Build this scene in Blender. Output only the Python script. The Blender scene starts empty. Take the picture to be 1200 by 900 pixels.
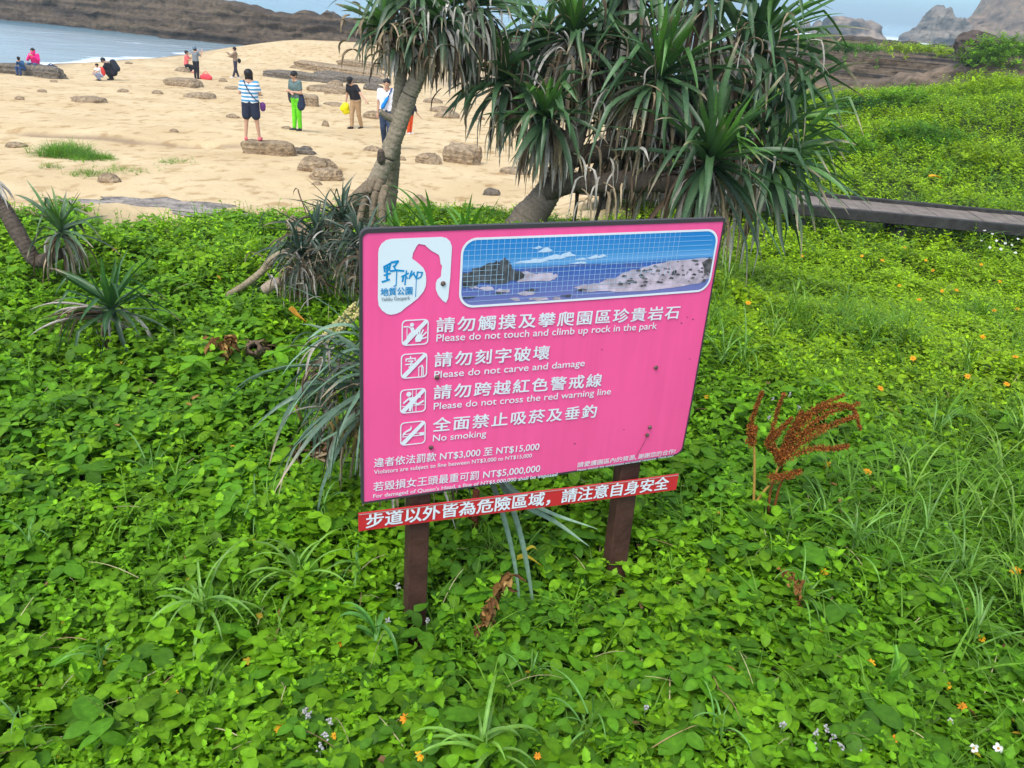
import bpy, bmesh, math, random
import numpy as np
from mathutils import Vector, noise as mnoise, geometry as mgeo
random.seed(7)
rng = np.random.default_rng(11)
scene = bpy.context.scene
COL = scene.collection

# ---------------------------------------------------------------- camera, sky, sun, exposure
FPX, TH, ROLL, EYE = 985.0, math.radians(24.9), math.radians(4.4), 4.0
_F = np.array([0, math.cos(TH), -math.sin(TH)]); _U0 = np.array([0, math.sin(TH), math.cos(TH)]); _R0 = np.array([1.0, 0, 0])
_R = math.cos(ROLL)*_R0 + math.sin(ROLL)*_U0
_U = -math.sin(ROLL)*_R0 + math.cos(ROLL)*_U0
CAM = np.array([0, 0, EYE])
cam = bpy.data.cameras.new('camera'); cam.sensor_fit = 'HORIZONTAL'; cam.sensor_width = 36; cam.lens = 36*FPX/1200
cam.clip_start = 0.05; cam.clip_end = 12000
camo = bpy.data.objects.new('camera', cam); COL.objects.link(camo)
from mathutils import Matrix
camo.matrix_world = Matrix(((_R[0], _U[0], -_F[0], 0), (_R[1], _U[1], -_F[1], 0), (_R[2], _U[2], -_F[2], EYE), (0, 0, 0, 1)))
scene.camera = camo

SUN_EL, SUN_AZ = math.radians(58), math.radians(205)      # azimuth measured clockwise from +Y; the sun stands behind the camera, a little left
world = bpy.data.worlds.new('World'); scene.world = world; world.use_nodes = True
nt = world.node_tree; nt.nodes.clear()
sky = nt.nodes.new('ShaderNodeTexSky'); sky.sky_type = 'NISHITA'; sky.sun_disc = False
sky.sun_elevation = SUN_EL; sky.sun_rotation = SUN_AZ; sky.dust_density = 1.0; sky.air_density = 1.0; sky.ozone_density = 2.5
hs = nt.nodes.new('ShaderNodeHueSaturation'); hs.inputs['Saturation'].default_value = 0.6
bgn = nt.nodes.new('ShaderNodeBackground'); bgn.inputs['Strength'].default_value = 0.15
wo = nt.nodes.new('ShaderNodeOutputWorld')
nt.links.new(sky.outputs[0], hs.inputs['Color']); geo = nt.nodes.new('ShaderNodeTexCoord'); sep = nt.nodes.new('ShaderNodeSeparateXYZ'); rmp = nt.nodes.new('ShaderNodeValToRGB'); mulw = nt.nodes.new('ShaderNodeMix'); mulw.data_type = 'RGBA'; mulw.blend_type = 'MULTIPLY'; mulw.inputs[0].default_value = 1
rmp.color_ramp.elements[0].position = .02; rmp.color_ramp.elements[0].color = (.36, .60, .74, 1); rmp.color_ramp.elements[1].position = .22; rmp.color_ramp.elements[1].color = (1, 1, 1, 1)   # blue-grey distance low over the sea, bright thin cloud above
nt.links.new(geo.outputs['Generated'], sep.inputs[0]); nt.links.new(sep.outputs[2], rmp.inputs[0]); nt.links.new(hs.outputs[0], mulw.inputs[6]); nt.links.new(rmp.outputs[0], mulw.inputs[7])
nt.links.new(mulw.outputs[2], bgn.inputs[0]); nt.links.new(bgn.outputs[0], wo.inputs[0])
sl = bpy.data.lights.new('sun', 'SUN'); sl.energy = 1.2; sl.angle = math.radians(24); sl.color = (1.0, 0.95, 0.86)
so = bpy.data.objects.new('sun', sl); COL.objects.link(so)
sd = Vector((math.sin(SUN_AZ)*math.cos(SUN_EL), math.cos(SUN_AZ)*math.cos(SUN_EL), math.sin(SUN_EL)))
so.rotation_euler = sd.to_track_quat('Z', 'Y').to_euler()
scene.view_settings.view_transform = 'Standard'; scene.view_settings.look = 'None'
scene.view_settings.gamma = 1; scene.view_settings.use_curve_mapping = False
scene.view_settings.exposure = 1.22
scene.render.engine = 'CYCLES'
scene.cycles.max_bounces = 8; scene.cycles.diffuse_bounces = 3; scene.cycles.transparent_max_bounces = 8
scene.cycles.use_denoising = True

# ---------------------------------------------------------------- helpers
def ray(u, v):
    return _F + (u-600)/FPX*_R - (v-450)/FPX*_U
def proj(P):
    q = np.asarray(P, float) - CAM; z = q @ _F
    return 600 + FPX*(q @ _R)/z, 450 - FPX*(q @ _U)/z
def at(u, v, y):                                   # the point seen at photo pixel (u,v) at world depth y
    d = ray(u, v); return CAM + d*(y/d[1])
def sm(a, b, x):
    t = np.clip((np.asarray(x, float)-a)/(b-a), 0, 1); return t*t*(3-2*t)
def s2l(c):
    c = c/255.0
    return c/12.92 if c <= 0.04045 else ((c+0.055)/1.055)**2.4
def rgb(r, g, b): return (s2l(r), s2l(g), s2l(b))

_perm = np.random.default_rng(3).random((64, 64))
def vnoise(x, y):                                  # tiled value noise, vectorised
    x = np.asarray(x, float); y = np.asarray(y, float)
    xi = np.floor(x).astype(int); yi = np.floor(y).astype(int); fx = x-xi; fy = y-yi
    fx = fx*fx*(3-2*fx); fy = fy*fy*(3-2*fy)
    g = lambda a, b: _perm[a % 64, b % 64]
    return (g(xi, yi)*(1-fx)+g(xi+1, yi)*fx)*(1-fy) + (g(xi, yi+1)*(1-fx)+g(xi+1, yi+1)*fx)*fy
def fbm(x, y, o=3):
    s = 0; a = 0.5; t = 0
    for k in range(o):
        s = s + a*vnoise(np.asarray(x)*2**k+17*k, np.asarray(y)*2**k+31*k); t += a; a *= .5
    return s/t

# terrain -----------------------------------------------------------
SEA = -1.9
_ex = [-200, -12, -4, -2.2, -1, 1, 3, 6, 9, 16, 40, 200]
_ey = [5.6, 5.6, 5.8, 6.5, 7.8, 11, 17, 27, 36, 44, 60, 60]
def edge_d(x, y):
    return (np.interp(x, _ex, _ey) - np.asarray(y, float))*0.6
def veg_mask(x, y):
    return sm(-.45, .45, edge_d(x, y) + (fbm(np.asarray(x)*1.3, np.asarray(y)*1.3)-.5)*1.6)
def beach_z(x, y):
    x = np.asarray(x, float); y = np.asarray(y, float)
    z = 0.15 - 0.06*(y-22)
    z = np.where(y > 46, -1.29 - 0.35*(1-np.exp(-(y-46)/8)), z)
    z = z + 0.10*sm(20.3, 20.75, y + 0.5*np.sin(x*.45) + .35*(fbm(x*.8, y*.3)-.5))*(1-sm(-7, -3, x)) - .05
    z = z + 1.0*np.exp(-(((x+16)/9)**2 + ((y-72)/9)**2))
    wx = np.interp(y, [0, 40, 48, 57, 68, 78, 120], [-60, -34, -28.7, -28.0, -24.5, -23, -20])
    z = np.where(x < wx+3, z - np.clip(wx+3-x, 0, 40)*0.11, z)
    z = z - sm(80, 95, y)*2.5
    z = z + sm(14, 30, x)*sm(40, 46, y)*1.6
    return z + (fbm(x*.35, y*.35)-.5)*0.22 + (fbm(x*1.6, y*1.6, 2)-.5)*0.05
def hill_z(x, y):
    x = np.asarray(x, float); y = np.asarray(y, float)
    A = 2.0 + .27*sm(2.6, 5.4, y) - .75*sm(6.8, 10.2, y)
    B = 2.0 - .50*sm(4, 9.3, y) + sm(11.0, 21, y)*(0.55+0.14*(np.clip(x, 3, 20)-8)) - sm(23, 42, y)*2.4
    w = sm(0.3, 2.6, x)
    z = A*(1-w) + B*w - .11*np.exp(-((x-.1)**2/.6+(y-2.25)**2/.3))
    near = 1-sm(9, 14, y)
    return z + (fbm(x*1.1+5, y*1.1)-.5)*.26*(0.4+.6*near) + (fbm(x*3.3, y*3.3+9, 2)-.5)*.12 + (1-near)*(fbm(x*.45, y*.45)-.5)*.5
def canopy(x, y):
    m = sm(-3.6, 0.4, edge_d(x, y))
    return beach_z(x, y)*(1-m) + hill_z(x, y)*m
def ground(x, y):
    return canopy(x, y) - 0.13*veg_mask(x, y)
def hit(u, v, f=ground, ymax=140):                  # photo pixel -> point on the terrain
    d = ray(u, v); ys = np.concatenate([np.linspace(1.0, 40, 1600), np.linspace(40, ymax, 800)])
    P = CAM[None] + d[None]*(ys/d[1])[:, None]
    h = P[:, 2] - f(P[:, 0], P[:, 1])
    k = np.argmax(h < 0)
    if h[k] >= 0: k = len(ys)-1
    return P[k]
def px2m(P): return float((np.asarray(P)-CAM) @ _F)/FPX                         # metres per photo pixel at P

# mesh builders -----------------------------------------------------
def link(o, parent=None):
    COL.objects.link(o)
    if parent is not None: o.parent = parent
    return o
def tag(o, label=None, cat=None, group=None, kind=None):
    if label: o['label'] = label
    if cat: o['category'] = cat
    if group: o['group'] = group
    if kind: o['kind'] = kind
    return o
def thing(name, label, cat, loc=(0, 0, 0), rz=0, group=None):
    o = bpy.data.objects.new(name, None); o.location = loc; o.rotation_euler = (0, 0, rz); o.empty_display_size = .1
    COL.objects.link(o); return tag(o, label, cat, group)
def mesh_np(name, V, Q, mat, parent=None, col=None, smooth=True):
    V = np.asarray(V, np.float32).reshape(-1, 3); Q = np.asarray(Q, np.int32); k = Q.shape[1]
    me = bpy.data.meshes.new(name)
    me.vertices.add(len(V)); me.vertices.foreach_set('co', V.ravel())
    me.loops.add(Q.size); me.loops.foreach_set('vertex_index', Q.ravel())
    me.polygons.add(len(Q)); me.polygons.foreach_set('loop_start', np.arange(0, Q.size, k, dtype=np.int32))
    me.polygons.foreach_set('loop_total', np.full(len(Q), k, np.int32))
    if smooth: me.polygons.foreach_set('use_smooth', np.ones(len(Q), bool))
    if col is not None:
        ca = me.color_attributes.new('Col', 'FLOAT_COLOR', 'POINT')
        c = np.ones((len(V), 4), np.float32); c[:, :3] = col; ca.data.foreach_set('color', c.ravel())
    me.update(calc_edges=True); me.validate()
    if mat: me.materials.append(mat)
    return link(bpy.data.objects.new(name, me), parent)
class MB:                                          # list based quads with a colour per vertex
    def __init__(s): s.V = []; s.Q = []; s.C = []; s.n = 0
    def add(s, V, Q, c):
        V = np.asarray(V, float); s.V.append(V); s.Q.append(np.asarray(Q, int)+s.n); s.n += len(V)
        c = np.asarray(c, float); s.C.append(np.broadcast_to(c, (len(V), 3)))
    def build(s, name, mat, parent=None, smooth=True, off=(0, 0, 0)):
        return mesh_np(name, np.concatenate(s.V)-np.asarray(off, float), np.concatenate(s.Q), mat, parent, np.concatenate(s.C), smooth)
def bm_obj(name, bm, mat, parent=None, smooth=False):
    me = bpy.data.meshes.new(name)
    if smooth:
        for f in bm.faces: f.smooth = True
    bm.to_mesh(me); bm.free()
    for m in (mat if isinstance(mat, (list, tuple)) else [mat]):
        if m: me.materials.append(m)
    return link(bpy.data.objects.new(name, me), parent)
def tube(mb, pts, rad, c, n=10, cap=True, jit=0):
    pts = [np.asarray(p, float) for p in pts]; N = len(pts)
    rad = np.atleast_1d(np.asarray(rad, float)); rad = np.interp(np.linspace(0, 1, N), np.linspace(0, 1, len(rad)), rad) if len(rad) > 1 else np.full(N, rad[0])
    up = np.array([.13, .21, .97]); V = []
    for i, p in enumerate(pts):
        t = pts[min(i+1, N-1)] - pts[max(i-1, 0)]; t = t/np.linalg.norm(t)
        a = np.cross(t, up if abs(t @ up) < .95 else np.array([1., 0, 0])); a /= np.linalg.norm(a); b = np.cross(t, a)
        for k in range(n):
            an = 2*math.pi*k/n; r = rad[i]*(1+jit*(random.random()-.5))
            V.append(p + r*(math.cos(an)*a+math.sin(an)*b))
    Q = [(i*n+k, i*n+(k+1) % n, (i+1)*n+(k+1) % n, (i+1)*n+k) for i in range(N-1) for k in range(n)]
    if cap:
        V.append(pts[0]); V.append(pts[-1]); e0 = N*n; e1 = e0+1
        for k in range(0, n, 2):
            Q.append((e0, (k+2) % n, (k+1) % n, k)); Q.append((e1, (N-1)*n+k, (N-1)*n+(k+1) % n, (N-1)*n+(k+2) % n))
    mb.add(V, Q, c)
def spline(P, n=8):                                # Catmull-Rom through points
    P = [np.asarray(p, float) for p in P]; P = [2*P[0]-P[1]] + P + [2*P[-1]-P[-2]]; out = []
    for i in range(1, len(P)-2):
        for k in range(n):
            t = k/n; a, b, c, d = P[i-1:i+3]
            out.append(.5*((2*b)+(-a+c)*t+(2*a-5*b+4*c-d)*t*t+(-a+3*b-3*c+d)*t**3))
    out.append(P[-2]); return out

# materials ---------------------------------------------------------
def mat(name, color, rough=.7, var=0.0, scale=8.0, bump=0.0, bscale=None, spec=.3, color2=None, detail=5, metallic=0):
    m = bpy.data.materials.new(name); m.use_nodes = True; N = m.node_tree; b = N.nodes['Principled BSDF']
    b.inputs['Base Color'].default_value = (*color, 1); b.inputs['Roughness'].default_value = rough
    b.inputs['Specular IOR Level'].default_value = spec; b.inputs['Metallic'].default_value = metallic
    tc = N.nodes.new('ShaderNodeTexCoord')
    if var or color2:
        n = N.nodes.new('ShaderNodeTexNoise'); n.inputs['Scale'].default_value = scale; n.inputs['Detail'].default_value = detail
        N.links.new(tc.outputs['Object'], n.inputs['Vector'])
        r = N.nodes.new('ShaderNodeValToRGB'); r.color_ramp.elements[0].position = .32; r.color_ramp.elements[1].position = .68
        c2 = color2 or tuple(min(1, c*(1+var)) for c in color); c1 = color if color2 else tuple(c*(1-var) for c in color)
        r.color_ramp.elements[0].color = (*c1, 1); r.color_ramp.elements[1].color = (*c2, 1)
        N.links.new(n.outputs['Fac'], r.inputs[0]); N.links.new(r.outputs[0], b.inputs['Base Color'])
    if bump:
        n2 = N.nodes.new('ShaderNodeTexNoise'); n2.inputs['Scale'].default_value = bscale or scale*3; n2.inputs['Detail'].default_value = 6
        N.links.new(tc.outputs['Object'], n2.inputs['Vector'])
        bp = N.nodes.new('ShaderNodeBump'); bp.inputs['Strength'].default_value = bump; bp.inputs['Distance'].default_value = .02
        N.links.new(n2.outputs['Fac'], bp.inputs['Height']); N.links.new(bp.outputs[0], b.inputs['Normal'])
    return m
def leaf_mat(name, trans=.3, rough=.5, spec=.35):
    m = bpy.data.materials.new(name); m.use_nodes = True; N = m.node_tree; b = N.nodes['Principled BSDF']; out = N.nodes['Material Output']
    a = N.nodes.new('ShaderNodeAttribute'); a.attribute_name = 'Col'
    tc = N.nodes.new('ShaderNodeTexCoord'); nz = N.nodes.new('ShaderNodeTexNoise'); nz.inputs['Scale'].default_value = 55; nz.inputs['Detail'].default_value = 4; N.links.new(tc.outputs['Object'], nz.inputs['Vector'])
    rp = N.nodes.new('ShaderNodeValToRGB'); rp.color_ramp.elements[0].position = .3; rp.color_ramp.elements[0].color = (.74, .78, .7, 1); rp.color_ramp.elements[1].position = .7; rp.color_ramp.elements[1].color = (1.2, 1.15, 1.2, 1); N.links.new(nz.outputs['Fac'], rp.inputs[0])
    ml = N.nodes.new('ShaderNodeMix'); ml.data_type = 'RGBA'; ml.blend_type = 'MULTIPLY'; ml.inputs[0].default_value = 1; N.links.new(a.outputs['Color'], ml.inputs[6]); N.links.new(rp.outputs[0], ml.inputs[7])
    N.links.new(ml.outputs[2], b.inputs['Base Color']); b.inputs['Roughness'].default_value = rough; b.inputs['Specular IOR Level'].default_value = spec
    if trans:
        t = N.nodes.new('ShaderNodeBsdfTranslucent'); mx = N.nodes.new('ShaderNodeMixShader'); mx.inputs[0].default_value = trans
        h = N.nodes.new('ShaderNodeHueSaturation'); h.inputs['Value'].default_value = 1.3; h.inputs['Saturation'].default_value = 1.1; h.inputs['Hue'].default_value = .485
        N.links.new(ml.outputs[2], h.inputs['Color']); N.links.new(h.outputs[0], t.inputs['Color'])
        N.links.new(b.outputs[0], mx.inputs[1]); N.links.new(t.outputs[0], mx.inputs[2]); N.links.new(mx.outputs[0], out.inputs['Surface'])
    return m
LEAF = leaf_mat('leaf', .4, .55, .25); STRAP = leaf_mat('strap_leaf', .15, .42, .45); DRY = leaf_mat('dry_leaf', .15, .85, .1); BARK = leaf_mat('bark_tone', 0, .9, .15); PAINT = leaf_mat('plain_tone', 0, .7, .25)

# ---------------------------------------------------------------- ground, sea
def axis(*seg):
    o = []
    for a, b, st in seg: o.append(np.arange(a, b, st))
    return np.concatenate(o)
gx = axis((-420, -60, 20), (-60, -15, .7), (-15, 14, .18), (14, 44, .6), (44, 420, 20))
gy = axis((-60, -8, 4), (-8, 14, .14), (14, 30, .16), (30, 60, .5), (60, 110, 1.2), (110, 420, 15))
X, Y = np.meshgrid(gx, gy); Z = ground(X, Y)
nx, ny = len(gx), len(gy); idx = np.arange(nx*ny).reshape(ny, nx)
Q = np.stack([idx[:-1, :-1], idx[:-1, 1:], idx[1:, 1:], idx[1:, :-1]], -1).reshape(-1, 4)
vm = veg_mask(X, Y); vm = vm*(Z > 1.0-1.6*sm(20, 40, Y))
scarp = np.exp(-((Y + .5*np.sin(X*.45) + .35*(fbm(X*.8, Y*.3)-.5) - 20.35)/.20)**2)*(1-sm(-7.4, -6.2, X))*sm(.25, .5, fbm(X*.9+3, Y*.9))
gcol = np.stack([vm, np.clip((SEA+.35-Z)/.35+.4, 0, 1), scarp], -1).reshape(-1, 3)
def ground_mat():
    m = bpy.data.materials.new('sand_and_soil'); m.use_nodes = True; N = m.node_tree; L = N.links.new; b = N.nodes['Principled BSDF']
    b.inputs['Roughness'].default_value = .9; b.inputs['Specular IOR Level'].default_value = .12
    at_ = N.nodes.new('ShaderNodeAttribute'); at_.attribute_name = 'Col'
    sp = N.nodes.new('ShaderNodeSeparateColor'); L(at_.outputs['Color'], sp.inputs[0])
    tc = N.nodes.new('ShaderNodeTexCoord')
    def nz(s, d=5, sy=1.0):
        mp = N.nodes.new('ShaderNodeMapping'); mp.inputs['Scale'].default_value = (1, sy, 1); L(tc.outputs['Object'], mp.inputs[0])
        n = N.nodes.new('ShaderNodeTexNoise'); n.inputs['Scale'].default_value = s; n.inputs['Detail'].default_value = d; L(mp.outputs[0], n.inputs['Vector']); return n
    n1 = nz(.5, 8); r = N.nodes.new('ShaderNodeValToRGB'); L(n1.outputs['Fac'], r.inputs[0])
    r.color_ramp.elements[0].position = .3; r.color_ramp.elements[0].color = (.53, .385, .205, 1)
    r.color_ramp.elements[1].position = .65; r.color_ramp.elements[1].color = (.63, .485, .28, 1)
    n2 = nz(3.2, 6, .6); r2 = N.nodes.new('ShaderNodeValToRGB'); L(n2.outputs['Fac'], r2.inputs[0])
    r2.color_ramp.elements[0].position = .33; r2.color_ramp.elements[0].color = (.70, .62, .52, 1)
    r2.color_ramp.elements[1].position = .47; r2.color_ramp.elements[1].color = (1, 1, 1, 1)
    mul = N.nodes.new('ShaderNodeMix'); mul.data_type = 'RGBA'; mul.blend_type = 'MULTIPLY'; mul.inputs[0].default_value = 1
    L(r.outputs[0], mul.inputs[6]); L(r2.outputs[0], mul.inputs[7])
    wet = N.nodes.new('ShaderNodeMix'); wet.data_type = 'RGBA'; L(sp.outputs[1], wet.inputs[0]); L(mul.outputs[2], wet.inputs[6]); wet.inputs[7].default_value = (.27, .20, .13, 1)
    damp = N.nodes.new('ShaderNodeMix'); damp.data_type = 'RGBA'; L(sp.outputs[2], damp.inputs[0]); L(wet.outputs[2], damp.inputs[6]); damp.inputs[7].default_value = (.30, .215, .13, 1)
    n3 = nz(9, 5); r3 = N.nodes.new('ShaderNodeValToRGB'); L(n3.outputs['Fac'], r3.inputs[0])
    r3.color_ramp.elements[0].color = (.020, .036, .007, 1); r3.color_ramp.elements[1].color = (.040, .060, .014, 1)
    mx = N.nodes.new('ShaderNodeMix'); mx.data_type = 'RGBA'; L(sp.outputs[0], mx.inputs[0]); L(damp.outputs[2], mx.inputs[6]); L(r3.outputs[0], mx.inputs[7])
    L(mx.outputs[2], b.inputs['Base Color'])
    n4 = nz(2.6, 7, .8); n5 = nz(14, 4)
    ad = N.nodes.new('ShaderNodeMath'); ad.operation = 'MULTIPLY_ADD'; L(n5.outputs['Fac'], ad.inputs[0]); ad.inputs[1].default_value = .25; L(n4.outputs['Fac'], ad.inputs[2])
    bp = N.nodes.new('ShaderNodeBump'); bp.inputs['Strength'].default_value = .5; bp.inputs['Distance'].default_value = .12
    L(ad.outputs[0], bp.inputs['Height']); L(bp.outputs[0], b.inputs['Normal'])
    return m
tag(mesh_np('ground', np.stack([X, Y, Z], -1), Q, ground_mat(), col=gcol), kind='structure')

def sea_mat():
    m = bpy.data.materials.new('sea_water'); m.use_nodes = True; N = m.node_tree; L = N.links.new; b = N.nodes['Principled BSDF']
    b.inputs['Roughness'].default_value = .18; b.inputs['IOR'].default_value = 1.33
    tc = N.nodes.new('ShaderNodeTexCoord')
    mp = N.nodes.new('ShaderNodeMapping'); mp.inputs['Scale'].default_value = (.35, 1, 1); L(tc.outputs['Object'], mp.inputs[0])
    n = N.nodes.new('ShaderNodeTexNoise'); n.inputs['Scale'].default_value = .9; n.inputs['Detail'].default_value = 9; n.inputs['Roughness'].default_value = .62; L(mp.outputs[0], n.inputs['Vector'])
    bp = N.nodes.new('ShaderNodeBump'); bp.inputs['Strength'].default_value = .55; bp.inputs['Distance'].default_value = .5; L(n.outputs['Fac'], bp.inputs['Height']); L(bp.outputs[0], b.inputs['Normal'])
    a = N.nodes.new('ShaderNodeAttribute'); a.attribute_name = 'Col'; sp = N.nodes.new('ShaderNodeSeparateColor'); L(a.outputs['Color'], sp.inputs[0])
    n2 = N.nodes.new('ShaderNodeTexNoise'); n2.inputs['Scale'].default_value = .35; n2.inputs['Detail'].default_value = 8; L(mp.outputs[0], n2.inputs['Vector'])
    sub = N.nodes.new('ShaderNodeMath'); sub.operation = 'ADD'; L(n2.outputs['Fac'], sub.inputs[0]); L(sp.outputs[0], sub.inputs[1])
    rr = N.nodes.new('ShaderNodeValToRGB'); rr.color_ramp.elements[0].position = .70; rr.color_ramp.elements[1].position = .82; L(sub.outputs[0], rr.inputs[0])
    mx = N.nodes.new('ShaderNodeMix'); mx.data_type = 'RGBA'; L(rr.outputs[0], mx.inputs[0]); mx.inputs[7].default_value = (.72, .78, .80, 1)
    cv = N.nodes.new('ShaderNodeMix'); cv.data_type = 'RGBA'; L(sp.outputs[1], cv.inputs[0]); cv.inputs[6].default_value = (.075, .17, .22, 1); cv.inputs[7].default_value = (.24, .31, .33, 1); L(cv.outputs[2], mx.inputs[6])
    L(mx.outputs[2], b.inputs['Base Color'])
    ro = N.nodes.new('ShaderNodeMath'); ro.operation = 'MULTIPLY_ADD'; L(rr.outputs[0], ro.inputs[0]); ro.inputs[1].default_value = .5; ro.inputs[2].default_value = .18; L(ro.outputs[0], b.inputs['Roughness'])
    return m
sx = axis((-7000, -300, 500), (-300, -70, 15), (-70, -15, 1.2), (-15, 320, 12), (320, 7001, 600)); sy = axis((-200, 40, 20), (40, 100, .8), (100, 500, 10), (500, 9001, 700))
SX, SY = np.meshgrid(sx, sy)
amp = .06*(SX < -10)*(SY < 100) + .0
SZ = SEA + amp*np.sin(SX*.35+SY*.9+4*fbm(SX*.1, SY*.1)) 
foam = np.zeros_like(SX)
foam += .34*np.exp(-((SX+np.interp(SY, [48, 57, 66, 78], [29.5, 29, 26.5, 25]))/1.3)**2)*(SY > 45)*(SY < 70)      # wash at the cove's edge
foam += .44*np.exp(-((SY-300)/130)**2)*np.exp(-((SX-120)/110)**2)                                            # surf round the islet and the stack
ii = np.arange(SX.size).reshape(SX.shape)
SQ = np.stack([ii[:-1, :-1], ii[:-1, 1:], ii[1:, 1:], ii[1:, :-1]], -1).reshape(-1, 4)
tag(mesh_np('sea', np.stack([SX, SY, SZ], -1), SQ, sea_mat(), col=np.stack([foam, (1-sm(76, 88, SY))*(SX < 0), 0*foam], -1).reshape(-1, 3)), kind='structure')
# ---------------------------------------------------------------- leafy ground cover
def rotz(V, a):
    c, s = np.cos(a), np.sin(a); return np.stack([V[..., 0]*c-V[..., 1]*s, V[..., 0]*s+V[..., 1]*c, V[..., 2]], -1)
def leaf_proto(L, W, n, shape='ovate', fold=.25, curl=.25):
    t = np.linspace(0, 1, n+1)
    if shape == 'ovate': w = np.sin(np.pi*t**.82)**.72
    elif shape == 'round': w = np.sin(np.pi*t**.9)**.6
    else: w = np.sin(np.pi*t**.75)**.75*(1+.16*np.where(np.arange(n+1) % 2 == 1, 1, -1))
    w = np.maximum(w, .03)*W/2
    y = t*L; z = -curl*L*t*t
    V = np.zeros((n+1, 3, 3))
    V[:, 0] = np.stack([-w, y, z+fold*w], -1); V[:, 1] = np.stack([0*w, y, z], -1); V[:, 2] = np.stack([w, y, z+fold*w], -1)
    V = V.reshape(-1, 3); q = []
    for i in range(n):
        for k in range(2): a = i*3+k; q.append((a, a+1, a+4, a+3))
    return V, np.array(q)
def pitch(V, a):                                   # tip raised by angle a
    c, s = math.cos(a), math.sin(a); return np.stack([V[:, 0], V[:, 1]*c-V[:, 2]*s, V[:, 1]*s+V[:, 2]*c], -1)
def sprig(kind, n, r):
    V, Q, C, cnt = [], [], [], 0
    def put(v, q, c):
        nonlocal cnt
        V.append(v); Q.append(q+cnt); C.append(np.broadcast_to(c, (len(v), 3)) if np.ndim(c) == 1 else c); cnt += len(v)
    def lf(L, W, shape, base, az, el, c, curl=.25, fold=.25):
        v, q = leaf_proto(L, W, n, shape, fold, curl); v = rotz(pitch(v, el), az)+base
        cc = np.repeat(np.array(c)[None], len(v), 0)*(1+.14*(np.arange(len(v)) % 3 == 1))[:, None]
        put(v, q, cc)
    def stem(p0, p1, w, c):
        p0, p1 = np.array(p0), np.array(p1); s = np.array([w, 0, 0]); s2 = np.array([0, w, 0])
        put(np.array([p0-s, p0+s, p1+s, p1-s, p0-s2, p0+s2, p1+s2, p1-s2]), np.array([[0, 1, 2, 3], [4, 5, 6, 7]]), np.array(c))
    if kind == 'wed':
        h = r.uniform(.09, .15); lean = r.uniform(-.03, .03, 2); a0 = r.uniform(0, 6.28)
        stem((0, 0, -.05), (lean[0], lean[1], h), .0013, (.6, .75, .4))
        for k, f in enumerate((.35, .6, .82, 1.0)):
            L = (.050, .054, .044, .024)[k]*r.uniform(.65, 1.25)
            for s in (0, 1):
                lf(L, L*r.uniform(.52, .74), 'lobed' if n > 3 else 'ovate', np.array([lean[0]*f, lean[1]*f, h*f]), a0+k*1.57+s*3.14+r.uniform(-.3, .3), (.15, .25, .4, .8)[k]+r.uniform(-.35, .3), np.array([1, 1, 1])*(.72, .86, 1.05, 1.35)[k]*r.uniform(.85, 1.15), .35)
    elif kind == 'vig':
        for j in range(2 if n > 2 else 1):
            b = r.uniform(-.05, .05, 2); h = r.uniform(.09, .16); a0 = r.uniform(0, 6.28)
            stem((b[0]*.4, b[1]*.4, -.05), (b[0], b[1], h), .0014, (.7, .8, .5))
            for s in (-1.75, 0, 1.75):
                L = r.uniform(.044, .070)*(1.1 if s == 0 else .95)
                lf(L, L*r.uniform(.62, .74), 'round', np.array([b[0], b[1], h]), a0+s, r.uniform(-.45, .5), np.array([1, 1, 1])*r.uniform(.75, 1.25), .3, .16)
    elif kind == 'fine':                           # small leaved bright weed
        h = r.uniform(.12, .2); a0 = r.uniform(0, 6.28)
        stem((0, 0, -.05), (0, 0, h), .001, (.6, .75, .4))
        for k in range(9):
            f = .25+.75*k/8; L = r.uniform(.018, .034)
            lf(L, L*.45, 'ovate', np.array([0, 0, h*f]), a0+k*2.4, .4+r.uniform(-.3, .4), np.array([1, 1, 1])*r.uniform(.8, 1.3), .3)
    elif kind == 'grass':
        for k in range(7):
            L = r.uniform(.12, .30); az = r.uniform(0, 6.28); el = r.uniform(.7, 1.45); m = 5; w = r.uniform(.0022, .0042)
            p = np.array([r.uniform(-.02, .02), r.uniform(-.02, .02), -.02]); pts = [p]
            for i in range(m):
                d = np.array([math.sin(az)*math.cos(el), math.cos(az)*math.cos(el), math.sin(el)]); p = p+d*L/m; pts.append(p); el -= r.uniform(.15, .42)
            side = np.array([math.cos(az), -math.sin(az), 0]); v = []
            for i, p in enumerate(pts):
                ww = w*(1-(i/m)**1.6)+.0002; v += [p-side*ww, p+side*ww]
            q = np.array([[2*i, 2*i+1, 2*i+3, 2*i+2] for i in range(m)])
            put(np.array(v), q, np.array([1, 1.05, 1.1])*r.uniform(.8, 1.3))
    return np.concatenate(V), np.concatenate(Q), np.concatenate(C)

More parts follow.
